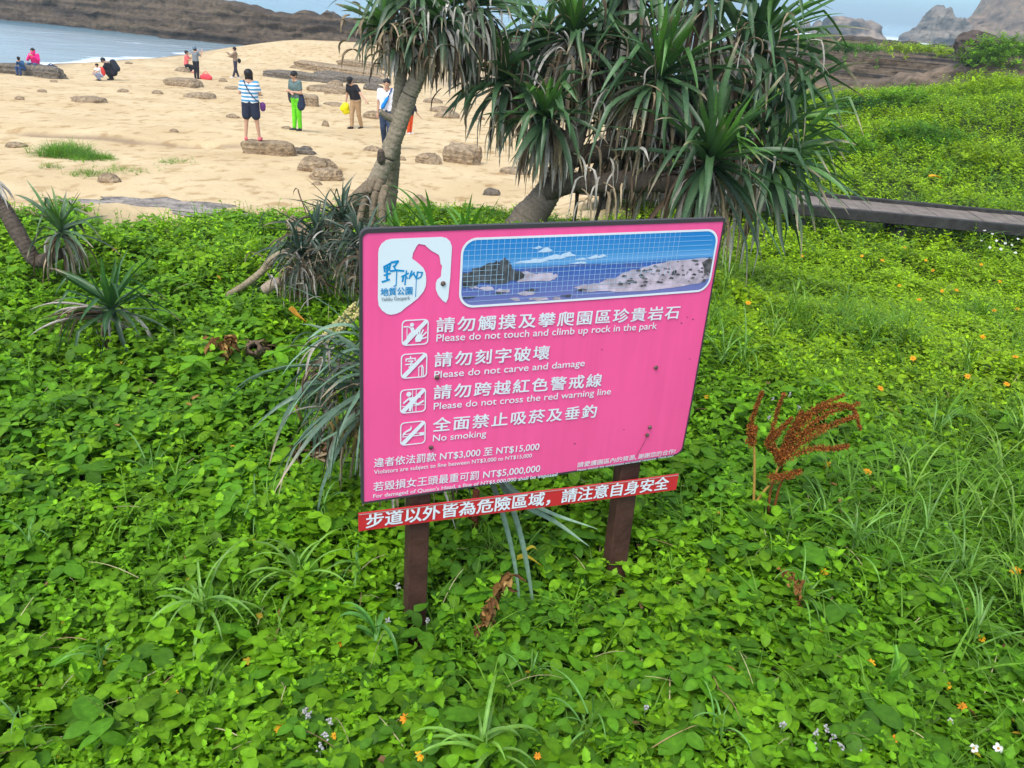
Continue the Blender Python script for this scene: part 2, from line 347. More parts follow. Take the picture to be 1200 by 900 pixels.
CLEAR = []                                         # (x, y, r): bare spots
for (u, v, r_) in ((385, 520, .16), (345, 535, .09), (425, 480, .22), (300, 408, .10), (490, 728, .07), (728, 688, .07), (490, 755, .08), (726, 708, .08), (500, 735, .06), (738, 690, .06), (735, 705, .08)):
    p = hit(u, v, canopy); CLEAR.append((p[0], p[1], r_))
def scatter(out, kind, n, pos, scale, colors, variants=7, tilt=.25, seed=0):
    r = np.random.default_rng(seed+100)
    pick = r.integers(0, variants, len(pos))
    for k in range(variants):
        V, Q, C = sprig(kind, n, r); P = pos[pick == k]; s = scale[pick == k]; c = colors[pick == k]
        if len(P) == 0: continue
        a = r.uniform(0, 6.28, len(P)); v = rotz(np.broadcast_to(V, (len(P),)+V.shape), a[:, None])*s[:, None, None]
        tx = r.normal(0, tilt, (len(P), 2))
        z0 = v[..., 2].copy(); v[..., 0] += tx[:, :1]*z0; v[..., 1] += tx[:, 1:]*z0; v[..., 2] -= (v[..., 0]*tx[:, :1]+v[..., 1]*tx[:, 1:])*.6
        v = v+P[:, None, :]
        q = Q[None]+(np.arange(len(P))*len(V))[:, None, None]
        cc = np.clip(C[None]*c[:, None, :], 0, .8)
        out.append((v.reshape(-1, 3), q.reshape(-1, 4), cc.reshape(-1, 3)))
def merge(name, parts, material, **k):
    V, Q, C, n = [], [], [], 0
    for v, q, c in parts: V.append(v); Q.append(q+n); C.append(c); n += len(v)
    return mesh_np(name, np.concatenate(V), np.concatenate(Q), material, col=np.concatenate(C), **k)
def points(n, x0, x1, y0, y1, r, margin=1.3):
    x = r.uniform(x0, x1, n); y = r.uniform(y0, y1, n)
    k = (np.abs(x) < .68*y+margin+.25) & (veg_mask(x, y) > r.uniform(.25, .75, n))
    x, y = x[k], y[k]
    for cx, cy, cr in CLEAR:
        kk = ((x-cx)**2+(y-cy)**2 > (cr*r.uniform(.6, 1.2, len(x)))**2); x, y = x[kk], y[kk]
    return x, y
BRIGHT, MID, DARK, YEL = np.array([.155, .335, .008]), np.array([.092, .245, .007]), np.array([.042, .132, .013]), np.array([.28, .44, .008])
def tone(x, y, r):
    k = np.clip((fbm(x*1.7, y*1.7+3)-.5)*2.2+.5+(fbm(x*.4, y*.4+11)-.5)*1.6, 0, 1)[:, None]
    g = sm(1.0, 3.5, x+.35*(y-3))[:, None]*sm(2.6, 6.5, y)[:, None]           # the yellower meadow on the right
    c = MID*(1-k)+BRIGHT*k; g = g*(.45+.55*np.clip((fbm(x*.7+2, y*.7)-.32)*3.2, 0, 1)[:, None]); c = c*(1-.85*g)+YEL*.85*g
    c = c*(1+np.array([.55, .28, .1])*sm(2.3, 5.0, y)[:, None]*(1-g))
    return c*r.uniform(.78, 1.25, (len(x), 1))
def sow(kind, n, N, box, s0, s1, colfn, seed, dz=-.10, keep=None, tilt=.25):
    r = np.random.default_rng(seed); x, y = points(N, *box, r)
    if keep is not None: k = keep(x, y, r); x, y = x[k], y[k]
    s = r.uniform(s0, s1, len(x)); z = canopy(x, y)+dz*s+r.normal(0, .015, len(x))
    parts = []; scatter(parts, kind, n, np.stack([x, y, z], -1), s, colfn(x, y, r), seed=seed, tilt=tilt); return parts
patch = lambda x, y: fbm(x*.9+40, y*.9+7)
vk = lambda x, y, r: patch(x, y)+r.normal(0, .05, len(x)) > .53
wk = lambda x, y, r: patch(x, y)+r.normal(0, .07, len(x)) < .60
dk = lambda x, y, r: (DARK*.38+MID*.62)*(1+np.array([.55, .30, .1])*sm(2.3, 5.0, y)[:, None])*r.uniform(.75, 1.3, (len(x), 1)) + sm(.5, .62, fbm(x*2, y*2))[:, None]*np.array([.02, .05, 0])
near = []
near += sow('vig', 5, 8704, (-4.6, 4.6, .8, 3.6), .55, 1.05, dk, 1, keep=vk)
near += sow('wed', 5, 14280, (-4.6, 4.6, .8, 3.6), .6, 1.25, tone, 2, keep=wk)
near += sow('vig', 5, 3536, (-4.6, 4.6, .8, 3.6), .55, 1.1, tone, 31)
near += sow('wed', 4, 9520, (-4.6, 4.6, .8, 3.6), .6, 1.1, tone, 32, dz=-.15, tilt=.5)
near += sow('wed', 2, 10350, (-7.6, 9.2, 3.5, 9), .8, 1.2, tone, 33, dz=-.15, tilt=.5)
near += sow('vig', 3, 4500, (-6.5, 7.5, 3.5, 9.5), .6, 1.2, tone, 34)
near += sow('wed', 5, 420, (-4.6, 4.6, .8, 4.5), 1.1, 1.45, tone, 41, dz=-.03)
near += sow('vig', 5, 680, (-4.6, 4.6, .8, 4.5), 1.1, 1.5, dk, 42)
near += sow('fine', 3, 7000, (-4.6, 4.6, .8, 3.6), .7, 1.1, tone, 3)
near += sow('vig', 3, 6500, (-6.5, 6.5, 3.5, 9.5), .65, 1.15, dk, 4, keep=lambda x, y, r: vk(x, y, r) & (x < .8+r.normal(0, .5, len(x))))
near += sow('wed', 3, 25299, (-7.6, 9.2, 3.5, 10), .8, 1.35, tone, 5)
near += sow('fine', 2, 7000, (-5.5, 8, 3.5, 10), .9, 1.4, tone, 6, dz=-.08)
tag(merge('leafy_ground_cover', near, LEAF), kind='stuff', label='low bright green leafy creeper covering the dune around the sign', )
far = []
far += sow('wed', 2, 17000, (1.5, 19, 9.5, 27), 1.3, 2.3, tone, 7)
far += sow('fine', 2, 7000, (1.5, 19, 9.5, 30), 1.2, 2.4, tone, 8)
far += sow('wed', 2, 1500, (-1.5, 4, 8, 13), 1.0, 1.7, tone, 9)
tag(merge('hillside_ground_cover', far, LEAF), kind='stuff', label='yellow green meadow of low plants on the slope beyond the boardwalk')
gt = lambda x, y, r: np.array([.125, .25, .022])*r.uniform(.7, 1.4, (len(x), 1))
gr = []
gr += sow('grass', 2, 5200, (.2, 5.5, 2.0, 7.5), .7, 1.5, gt, 21, dz=-.02, keep=lambda x, y, r: (fbm(x*1.2+9, y*1.2)+r.normal(0, .06, len(x)) > .50) & (x > .25*y-.2))
gr += sow('grass', 3, 2600, (-4.8, 4.0, 1.0, 7.0), .5, 1.1, gt, 22, dz=-.02, keep=lambda x, y, r: fbm(x*1.5+3, y*1.5) > .50)
gr += sow('grass', 2, 5000, (3, 20, 9.5, 27), 1.0, 2.0, gt, 23, dz=-.02, keep=lambda x, y, r: fbm(x*.5, y*.5+8)+r.normal(0, .05, len(x)) > .54)
tag(merge('grass', gr, LEAF), kind='stuff', label='thin long grass blades scattered through the ground cover')
# ---------------------------------------------------------------- the pink notice board
B_C = np.array([.10359, 2.5145, 2.9288]); B_A = math.radians(23.61); BW, BH = 1.2, .885
B_X = np.array([math.cos(B_A), math.sin(B_A), 0]); B_N = np.array([math.sin(B_A), -math.cos(B_A), 0])
PINK = mat('pink_print', (.92, .105, .305), .38, .05, 2.2, spec=.35); DARKMETAL = mat('sign_back', (.05, .045, .045), .6)
_N = PINK.node_tree; _b = _N.nodes['Principled BSDF']; _src = _b.inputs['Base Color'].links[0].from_socket; _tc = _N.nodes.new('ShaderNodeTexCoord'); _mp = _N.nodes.new('ShaderNodeMapping'); _mp.inputs['Scale'].default_value = (16, 16, 1.2); _nz = _N.nodes.new('ShaderNodeTexNoise'); _nz.inputs['Scale'].default_value = 1.6; _nz.inputs['Detail'].default_value = 7
_rp = _N.nodes.new('ShaderNodeValToRGB'); _rp.color_ramp.elements[0].position = .36; _rp.color_ramp.elements[0].color = (.955, .94, .94, 1); _rp.color_ramp.elements[1].position = .56; _rp.color_ramp.elements[1].color = (1, 1, 1, 1); _ml = _N.nodes.new('ShaderNodeMix'); _ml.data_type = 'RGBA'; _ml.blend_type = 'MULTIPLY'; _ml.inputs[0].default_value = 1
_N.links.new(_tc.outputs['Object'], _mp.inputs[0]); _N.links.new(_mp.outputs[0], _nz.inputs['Vector']); _N.links.new(_nz.outputs['Fac'], _rp.inputs[0]); _N.links.new(_src, _ml.inputs[6]); _N.links.new(_rp.outputs[0], _ml.inputs[7]); _N.links.new(_ml.outputs[2], _b.inputs['Base Color'])
WHITE = mat('white_print', (.74, .78, .80), .5); PALE = mat('pale_print', (.72, .80, .82), .45); BLUEP = mat('blue_print', (.0, .26, .56), .5); GREYP = mat('grey_print', (.22, .27, .29), .5)
POST = mat('brown_post', (.048, .020, .014), .6, .35, 14, .25, 40, color2=(.085, .036, .024)); BOLT = mat('rusty_bolt', (.16, .11, .09), .6, .4, 60, metallic=.4)
REDP = mat('red_print', (.56, .028, .032), .45, .06, 6)
sign = thing('notice_board', 'large pink bilingual notice board on two brown posts with white writing and a coast panorama', 'sign', (B_C[0], B_C[1], 1.75))
def bow(u, v):                                     # the thin sheet is slightly warped and its lower right corner curls away
    c = np.maximum(0, (u-.40)*.6+(-.27-v)*.8)
    return .004*math.sin(u*4.5+1)*math.cos(v*3.2) - .12*c*c
def place(bm, depth):                              # flat board coordinates -> world
    for w in bm.verts:
        u, v, d = w.co; p = B_C+B_X*u+np.array([0, 0, v])+B_N*(d+depth+bow(u, v)); w.co = Vector(p)-sign.location
def cut(bm, st=.06):
    us = [w.co.x for w in bm.verts]; vs = [w.co.y for w in bm.verts]
    for ax, lo, hi in ((0, min(us), max(us)), (1, min(vs), max(vs))):
        k = math.ceil(lo/st)
        while k*st < hi:
            no = (1, 0, 0) if ax == 0 else (0, 1, 0); co = (k*st+.0003, 0, 0) if ax == 0 else (0, k*st+.0003, 0)
            bmesh.ops.bisect_plane(bm, geom=bm.verts[:]+bm.edges[:]+bm.faces[:], plane_co=co, plane_no=no); k += 1
def poly(bm, pts):
    pts = [p for i, p in enumerate(pts) if i == 0 or (abs(p[0]-pts[i-1][0])+abs(p[1]-pts[i-1][1])) > 1e-6]
    tri = mgeo.tessellate_polygon([[Vector((p[0], p[1], 0)) for p in pts]]); vs = [bm.verts.new((p[0], p[1], 0)) for p in pts]
    for t in tri:
        a, b, c = (vs[i] for i in t)
        try: f = bm.faces.new((a, b, c))
        except ValueError: continue
        f.normal_update()
        if f.normal.z < 0: f.normal_flip()
def rrect(x0, y0, x1, y1, r, n=6):
    r = r if isinstance(r, (tuple, list)) else (r,)*4; o = []
    for (cx, cy, a0, q) in ((x1-r[0], y1-r[0], 0, r[0]), (x0+r[1], y1-r[1], 90, r[1]), (x0+r[2], y0+r[2], 180, r[2]), (x1-r[3], y0+r[3], 270, r[3])):
        for k in range(n+1):
            a = math.radians(a0+90*k/n); o.append((cx+q*math.cos(a), cy+q*math.sin(a)))
    return o
def stroke(bm, pts, w):
    for (a, b) in zip(pts[:-1], pts[1:]):
        a, b = np.array(a, float), np.array(b, float); t = b-a; l = np.linalg.norm(t)
        if l < 1e-9: continue
        t /= l; n = np.array([-t[1], t[0]])*w/2; a2, b2 = a-t*w*.25, b+t*w*.25
        f = bm.faces.new([bm.verts.new((*p, 0)) for p in (a2-n, b2-n, b2+n, a2+n)])
def disc(bm, c, r, n=12, ry=None):
    poly(bm, [(c[0]+r*math.cos(6.2832*k/n), c[1]+(ry or r)*math.sin(6.2832*k/n)) for k in range(n)])
def ring(bm, outer, inner):
    o = [bm.verts.new((*p, 0)) for p in outer]; i = [bm.verts.new((*p, 0)) for p in inner]; n = len(o)
    for k in range(n): bm.faces.new((o[k], o[(k+1) % n], i[(k+1) % n], i[k]))
def print_part(name, bm, depth, m, parent=sign, fine=None):
    if fine: cut(bm, fine)
    place(bm, depth); o = bm_obj(name, bm, m, parent)
    if parent is not sign: o.matrix_parent_inverse = Matrix.Identity(4)
    return o
# sheet with thickness
bm = bmesh.new(); out_ = rrect(-BW/2, -BH/2, BW/2, BH/2, (.004, .018, .004, .03)); poly(bm, out_); cut(bm, .04)
ret = bmesh.ops.extrude_face_region(bm, geom=bm.faces[:]); [setattr(w.co, 'z', -.012) for w in ret['geom'] if isinstance(w, bmesh.types.BMVert)]
bmesh.ops.recalc_face_normals(bm, faces=bm.faces[:])
panel = print_part('panel', bm, 0, PINK)
bm = bmesh.new(); ring(bm, rrect(-BW/2-.006, -BH/2-.005, BW/2+.004, BH/2+.009, (.006, .024, .006, .036)), rrect(-BW/2+.001, -BH/2+.001, BW/2-.001, BH/2-.003, (.004, .018, .004, .03))); cut(bm, .04)
ret = bmesh.ops.extrude_face_region(bm, geom=bm.faces[:]); [setattr(w.co, 'z', -.018) for w in ret['geom'] if isinstance(w, bmesh.types.BMVert)]
bmesh.ops.recalc_face_normals(bm, faces=bm.faces[:]); print_part('frame', bm, .0025, DARKMETAL)

def lettering(body, u, v, width, height, rot=0.0, m=WHITE, bold=.012, depth=.0035, parent=sign, shear=0, label=None):
    c = bpy.data.curves.new('lettering', 'FONT'); c.body = body; c.size = 1; c.shear = shear
    t = bpy.data.objects.new('lettering', c); COL.objects.link(t)
    dg = bpy.context.evaluated_depsgraph_get(); m0 = bpy.data.meshes.new_from_object(t.evaluated_get(dg)); bpy.data.objects.remove(t)
    co = np.zeros(len(m0.vertices)*3); m0.vertices.foreach_get('co', co); co = co.reshape(-1, 3); fs = [tuple(p.vertices) for p in m0.polygons]
    lo, hi = co.min(0), co.max(0); fx = width/(hi[0]-lo[0]); fy = height/(hi[1]-lo[1])
    ca, sa = math.cos(rot), math.sin(rot); loc = np.array(sign.location); n0 = len(co); VV, FF = [], []
    for j, (ox, oy) in enumerate(((-1, -.7), (1, -.7), (1, .7), (-1, .7), (0, 0))):      # thickened by small shifted layers of ink
        x = (co[:, 0]-lo[0]+ox*bold)*fx; y = (co[:, 1]-lo[1]+oy*bold)*fy
        U, V = u+x*ca-y*sa, v+x*sa+y*ca
        bw = np.array([bow(a, b) for a, b in zip(U, V)])
        VV.append(B_C+U[:, None]*B_X+V[:, None]*np.array([0, 0, 1.0])+(bw+depth+j*.00012)[:, None]*B_N-loc); FF += [tuple(i+j*n0 for i in f) for f in fs]
    me = bpy.data.meshes.new('lettering'); me.from_pydata(np.concatenate(VV).tolist(), [], FF); me.materials.append(m)
    o = link(bpy.data.objects.new('lettering', me), parent)
    if label: o['label'] = label
    return o
def line(body, p0, p1, h, **k):                    # baseline start, end, glyph height
    d = (p1[0]-p0[0], p1[1]-p0[1]); return lettering(body, p0[0], p0[1], math.hypot(*d), h, math.atan2(d[1], d[0]), **k)
line('請 勿 觸 摸 及 攀 爬 園 區 珍 貴 岩 石'.replace(' ', '\u200a'), (-.376, .1255), (.482, .108), .048, bold=.018)
line('Please do not touch and climb up rock in the park', (-.375, .0885), (.400, .0705), .031, bold=.006)
line('請 勿 刻 字 破 壞'.replace(' ', '\u200a'), (-.378, .011), (.006, .004), .049, bold=.018)
line('Please do not carve and damage', (-.3775, -.0335), (.140, -.0405), .031, bold=.006)
line('請 勿 跨 越 紅 色 警 戒 線'.replace(' ', '\u200a'), (-.377, -.100), (.212, -.116), .049, bold=.018)
line('Please do not cross the red warning line', (-.376, -.143), (.254, -.158), .031, bold=.006)
line('全 面 禁 止 吸 菸 及 垂 釣'.replace(' ', '\u200a'), (-.3765, -.2155), (.207, -.2335), .050, bold=.018)
line('No smoking', (-.3755, -.2575), (-.194, -.263), .031, bold=.006)
line('違者依法罰款 NT$3,000 至 NT$15,000', (-.567, -.3185), (.003, -.337), .034, bold=.012)
line('Violators are subject to fine between NT$3,000 to NT$15,000', (-.567, -.346), (-.0215, -.364), .019, bold=.008)
line('若毀損女王頭最重可罰 NT$5,000,000', (-.5695, -.407), (.0145, -.4265), .036, bold=.010)
line("For damaged of Queen's Head, a fine of NT$5,000,000 shall be imposed", (-.5695, -.4345), (.084, -.4555), .019, bold=.008)
line('請愛護園區內的資源, 謝謝您的合作!', (.160, -.4295), (.5685, -.4365), .022, bold=.010)
line('Please cherish the environment and natural resources. Thank you!', (.162, -.4465), (.563, -.4505), .011, bold=.004)

# logo: white patch with the pink coastline running through it
def logo_px(p):                                    # px of the enlarged logo crop -> board
    return p
LG = {'o': (-.5551, .4194)}
def lg(x, y): return (-.5725+(x)*.000243*1.02, .4325-(y)*.000262*1.02)
bm = bmesh.new()
left = [(72, 190), (80, 140), (110, 90), (160, 55), (220, 42), (820, 40), (880, 55), (925, 95), (948, 150), (950, 200), (945, 500), (930, 745), (905, 798), (860, 770), (800, 700), (770, 630), (768, 560), (785, 520), (828, 488), (830, 420), (838, 380), (832, 355), (818, 345), (805, 270), (790, 238), (700, 190), (650, 150), (620, 122), (590, 118), (545, 108), (520, 135), (480, 210), (472, 268), (510, 295), (560, 335), (610, 380), (640, 440), (650, 520), (645, 590), (620, 650), (560, 720), (470, 785), (400, 830), (350, 870), (290, 892), (230, 898), (180, 885), (120, 840), (80, 780), (70, 700)]
poly(bm, [lg(*p) for p in left]); logo = print_part('logo', bm, .0022, PALE, fine=.06)
bm = bmesh.new()
for pts, w in (([(140, 345), (150, 400)], 20), ([(140, 345), (215, 310)], 22), ([(215, 310), (200, 385)], 20), ([(145, 370), (212, 350)], 14), ([(178, 325), (175, 480)], 24), ([(140, 440), (215, 420)], 18), ([(120, 512), (205, 490)], 22), ([(225, 300), (305, 290)], 26), ([(305, 290), (260, 350)], 22), ([(215, 395), (290, 390), (375, 402)], 22), ([(290, 395), (285, 560)], 12), ([(285, 560), (258, 570)], 14), ([(250, 340), (275, 380)], 18),
               ([(350, 465), (430, 430)], 18), ([(405, 400), (390, 560)], 16), ([(372, 455), (360, 520)], 20), ([(395, 450), (420, 490)], 14), ([(470, 405), (440, 490)], 18), ([(500, 420), (455, 470)], 14), ([(490, 430), (520, 485)], 18), ([(535, 420), (600, 430), (580, 480), (545, 495)], 15), ([(540, 420), (527, 500)], 18), ([(527, 500), (522, 705)], 8)):
    stroke(bm, [lg(*p) for p in pts], w*.00026)
print_part('emblem', bm, .0034, BLUEP, logo)
lettering('地質公園', *lg(102, 672), .094, .024, -.005, BLUEP, .02, parent=logo)
lettering('Yehliu Geopark', *lg(108, 745), .086, .015, .0, GREYP, .004, parent=logo)

# panorama print: sky and sea as one printed sheet, rocks as shapes of ink on top
def pano_mat():
    m = bpy.data.materials.new('panorama_print'); m.use_nodes = True; N = m.node_tree; L = N.links.new; b = N.nodes['Principled BSDF']; b.inputs['Roughness'].default_value = .4
    a = N.nodes.new('ShaderNodeAttribute'); a.attribute_name = 'Col'; L(a.outputs['Color'], b.inputs['Base Color']); return m
PX0, PX1, PY0, PY1 = -.304, .583, .204, .411
bm = bmesh.new(); ring(bm, rrect(PX0-.005, PY0-.005, PX1+.005, PY1+.005, .048, 8), rrect(PX0+.002, PY0+.002, PX1-.002, PY1-.002, .042, 8)); pano_root = print_part('panorama', bm, .0032, WHITE, fine=.06); pano_root['label'] = 'coast panorama in a white rounded border'
bm = bmesh.new(); poly(bm, rrect(PX0, PY0, PX1, PY1, .044, 8)); cut(bm, .0125)
lay = bm.verts.layers.float_color.new('Col')
for w in bm.verts:
    t = (w.co.y-PY0)/(PY1-PY0); s = (w.co.x-PX0)/(PX1-PX0)
    if t > .56: c = np.array(rgb(70, 150, 205))*(1-(t-.56)/.44)**1.2*1.0 + np.array(rgb(25, 125, 195))*(1-(1-(t-.56)/.44)**1.2); c = c + .10*max(0, 1-abs(t-.62)/.08)
    else: k = t/.56; c = np.array(rgb(118, 120, 175))*(1-k)+np.array(rgb(38, 92, 168))*k; c = c*(.9+.25*fbm(s*40, t*12))
    w[lay] = (*c, 1)
place(bm, .0025); o = bm_obj('printed_view', bm, pano_mat(), pano_root)
def pp(s, t): return (PX0+s*(PX1-PX0), PY1-t*(PY1-PY0))
r_ = random.Random(5)
def ragged(pts, a=.012, n=4):
    o = []
    for i, p in enumerate(pts):
        q = pts[(i+1) % len(pts)]
        for k in range(n): o.append((p[0]+(q[0]-p[0])*k/n+r_.uniform(-a, a)*.3, p[1]+(q[1]-p[1])*k/n+r_.uniform(-a, a)*(1 if k else .3)))
    return o
def clampp(pts): return [pp(min(max(s, .004), .996), min(max(t, .01), .985)) for s, t in pts]
INK = lambda n, c, v=.4, s=45: mat(n, c, .5, v, s)
bm = bmesh.new()
for pts in (((0, .48), (.06, .41), (.13, .33), (.155, .30), (.17, .36), (.2, .50), (.24, .56), (.2, .66), (.1, .66), (.0, .70)),):
    poly(bm, clampp(ragged(pts, .03)))
for (s, t) in ((.03, .86), (.14, .82), (.26, .80), (.45, .85), (.40, .93)): poly(bm, clampp(ragged([(s-.03, t), (s, t-.02), (s+.03, t), (s, t+.02)], .01)))
print_part('printed_dark_rock', bm, .0046, INK('dark_rock_ink', (.075, .08, .085), .6), pano_root)
bm = bmesh.new()
for k in range(70):
    s = r_.uniform(.60, .99); top = .80-(s-.46)*.95 if s < .80 else .47; t = r_.uniform(max(.45, top), .86); q = r_.uniform(.004, .012)
    poly(bm, clampp([(s-q, t), (s-q*.3, t-q*3), (s+q, t-q*1.5), (s+q*.8, t+q)]))
poly(bm, clampp(ragged([(.955, .52), (.985, .44), (.999, .46), (.999, .72), (.97, .70)], .02)))
print_part('printed_boulders', bm, .0046, INK('boulder_ink', (.10, .09, .09), .6), pano_root)
bm = bmesh.new()
poly(bm, clampp(ragged([(.42, .80), (.5, .76), (.58, .70), (.64, .60), (.72, .53), (.80, .47), (.9, .45), (.999, .46), (.999, .80), (.96, .88), (.8, .92), (.6, .92), (.46, .88)], .02)))
poly(bm, clampp(ragged([(.18, .56), (.22, .51), (.27, .56), (.33, .55), (.36, .62), (.33, .68), (.2, .67)], .02)))
for (s, t, q) in ((.09, .74, .03), (.15, .79, .03), (.24, .85, .035), (.29, .95, .04), (.04, .70, .02), (.20, .93, .02), (.36, .97, .02)): poly(bm, clampp(ragged([(s-q, t), (s-q*.3, t-.035), (s+q*.7, t-.02), (s+q, t+.02), (s, t+.035)], .012)))
print_part('printed_pale_rock', bm, .0036, INK('pale_rock_ink', (.52, .42, .48), .35, 30), pano_root)
bm = bmesh.new()
for (s, t, w, h) in ((.30, .20, .03, .05), (.27, .16, .018, .03), (.33, .32, .06, .05), (.38, .29, .04, .05), (.25, .36, .07, .04), (.44, .36, .03, .02), (.49, .34, .03, .04), (.52, .33, .02, .03), (.43, .42, .04, .02)):
    poly(bm, clampp(ragged([(s-w, t+h*.4), (s-w*.4, t-h*.3), (s+w*.2, t-h), (s+w, t+h*.3), (s, t+h*.6)], .008)))
print_part('printed_cloud', bm, .0036, mat('cloud_ink', (.55, .68, .80), .5), pano_root)
bm = bmesh.new(); poly(bm, clampp(ragged([(.22, .47), (.40, .44), (.55, .47), (.70, .50), (.70, .53), (.22, .55)], .006)))
print_part('printed_headland', bm, .0030, mat('headland_ink', (.10, .14, .36), .5, .2, 30), pano_root)
bm = bmesh.new()
for k in range(1, 48): 
    if k*.0208 < .85: x = PX0+(PX1-PX0)*k/48; stroke(bm, [(x, PY0+(.03 if k > 2 and k < 20 else .002+.045*(k < 3)+(.0 if k < 20 else .062*min(1,(k-20)/12)))), (x, PY1-(.002+.03*(k < 2)))], .0011)
for k in range(1, 13): y = PY0+(PY1-PY0)*k/13; stroke(bm, [(PX0+.004+.02*(k in (1, 12)), y), (PX0+(PX1-PX0)*(.98 if k > 6 else .55+.04*k)-.01*(k > 11), y)], .0010)
print_part('printed_grid', bm, .0056, mat('grid_ink', (.42, .62, .78), .5), pano_root)

# the four prohibition pictograms
def picto(u, v, label, draw, s=.083):
    bm = bmesh.new(); x0, y0, x1, y1 = 0, 0, 1, 1
    ring(bm, rrect(0, 0, 1, 1, .17), rrect(.045, .045, .955, .955, .14))
    draw(bm)
    a, b, w = (.06, .06), (.94, .94), .10
    poly(bm, [(.02, .12), (.10, .02), (.17, .02), (.985, .88), (.96, .96), (.88, .985)])
    for w_ in bm.verts: w_.co.x, w_.co.y = u+w_.co.x*s-(w_.co.y*s)*.01, v+w_.co.y*s-w_.co.x*s*.012
    o = print_part('pictogram', bm, .0034, WHITE); o['label'] = label
def d1(bm):
    disc(bm, (.38, .80), .08); poly(bm, [(.3, .70), (.45, .70), (.5, .5), (.44, .4), (.36, .52)]); stroke(bm, [(.33, .68), (.24, .74), (.08, .74)], .05); stroke(bm, [(.36, .5), (.26, .4), (.22, .26)], .06); stroke(bm, [(.2, .68), (.2, .3)], .03)
    poly(bm, [(.52, .12), (.70, .12), (.80, .26), (.74, .40), (.58, .42), (.50, .28)])
    for a, b in (((.60, .40), (.56, .56)), ((.66, .41), (.68, .60)), ((.72, .40), (.80, .58)), ((.77, .34), (.92, .48)), ((.78, .24), (.92, .28))): stroke(bm, [a, b], .055)
def d2(bm):
    stroke(bm, [(.36, .88), (.36, .80)], .05); stroke(bm, [(.20, .70), (.20, .79), (.54, .79), (.54, .70)], .05); stroke(bm, [(.27, .69), (.46, .69), (.36, .60), (.38, .46), (.30, .46)], .05); stroke(bm, [(.18, .57), (.56, .57)], .05)
    stroke(bm, [(.68, .06), (.68, .42)], .035); stroke(bm, [(.80, .06), (.80, .48)], .045); stroke(bm, [(.86, .06), (.86, .36)], .03); stroke(bm, [(.68, .42), (.80, .50), (.86, .36)], .035)
def d3(bm):
    disc(bm, (.34, .79), .10); poly(bm, [(.34, .66), (.60, .66), (.56, .36), (.40, .34)]); stroke(bm, [(.36, .62), (.14, .44)], .07); stroke(bm, [(.56, .62), (.78, .64)], .07)
    stroke(bm, [(.54, .40), (.70, .34), (.90, .46)], .08); stroke(bm, [(.44, .36), (.38, .10)], .09); stroke(bm, [(.48, .96), (.48, .04)], .025); stroke(bm, [(.62, .96), (.62, .04)], .025); stroke(bm, [(.06, .3), (.94, .3)], .02)
def d4(bm):
    stroke(bm, [(.10, .38), (.92, .38)], .04); stroke(bm, [(.10, .48), (.92, .48)], .03); poly(bm, [(.76, .37), (.94, .37), (.94, .50), (.76, .50)])
    poly(bm, [(.08, .40), (.12, .56), (.28, .66), (.40, .72), (.42, .84), (.46, .70), (.40, .62), (.24, .56), (.16, .46)])
picto(-.4827, .0905, 'crossed out figure and hand touching rock', d1); picto(-.4835, -.0185, 'crossed out carved character and chisel', d2)
picto(-.4845, -.138, 'crossed out figure stepping over a line', d3); picto(-.4825, -.2520, 'crossed out cigarette with smoke', d4)
for (u, v) in ((-.3601, .2806), (-.3684, -.0239), (-.3802, -.271), (.4228, -.0675), (.4366, -.3039), (.4309, -.3345)):
    bm = bmesh.new(); bmesh.ops.create_uvsphere(bm, u_segments=10, v_segments=6, radius=.008)
    for w in bm.verts: w.co.z *= .6; w.co.x += u; w.co.y += v
    place(bm, .004); bm_obj('bolt', bm, BOLT, sign, True)
bm = bmesh.new(); stroke(bm, [(.4300, -.341), (.425, -.36), (.415, -.385), (.398, -.42)], .0022); print_part('rust_stain', bm, .0042, mat('rust_ink', (.25, .06, .10), .7))
for k, (u, v, q) in enumerate(((.14, -.33, .004), (.33, -.30, .003), (.50, .09, .004), (.52, .11, .003), (.545, .1, .004), (.2, .02, .003), (.56, -.05, .003), (.3, .27, .002))):
    bm = bmesh.new(); disc(bm, (u, v), q, 7, q*.7); o = print_part('scuff', bm, .0016, mat('scuff_ink', (.30, .05, .13), .7)) 
# red strip below, writing on it
bm = bmesh.new(); S0, S1, SH = (-.6175, -.5150), (.5945, -.5575), .068
poly(bm, [(S0[0], S0[1]-SH/2), (S1[0], S1[1]-SH/2), (S1[0], S1[1]+SH/2), (S0[0], S0[1]+SH/2)]); cut(bm, .05)
ret = bmesh.ops.extrude_face_region(bm, geom=bm.faces[:]); [setattr(w.co, 'z', -.006) for w in ret['geom'] if isinstance(w, bmesh.types.BMVert)]
bmesh.ops.recalc_face_normals(bm, faces=bm.faces[:])
bow_full = bow
def bow(u, v): return .003*math.sin(u*4)
strip = print_part('warning_strip', bm, .006, REDP)
bm = bmesh.new(); stroke(bm, [(S0[0]+.002, S0[1]+SH/2-.002), (S1[0]-.002, S1[1]+SH/2-.002)], .0028); print_part('strip_edge', bm, .0085, mat('strip_edge_tone', (.45, .40, .36), .6), strip)
line('步道以外皆為危險區域，請注意自身安全', (-.594, -.5415), (.552, -.5815), .058, bold=.022, depth=.0085, parent=strip)
bow = bow_full
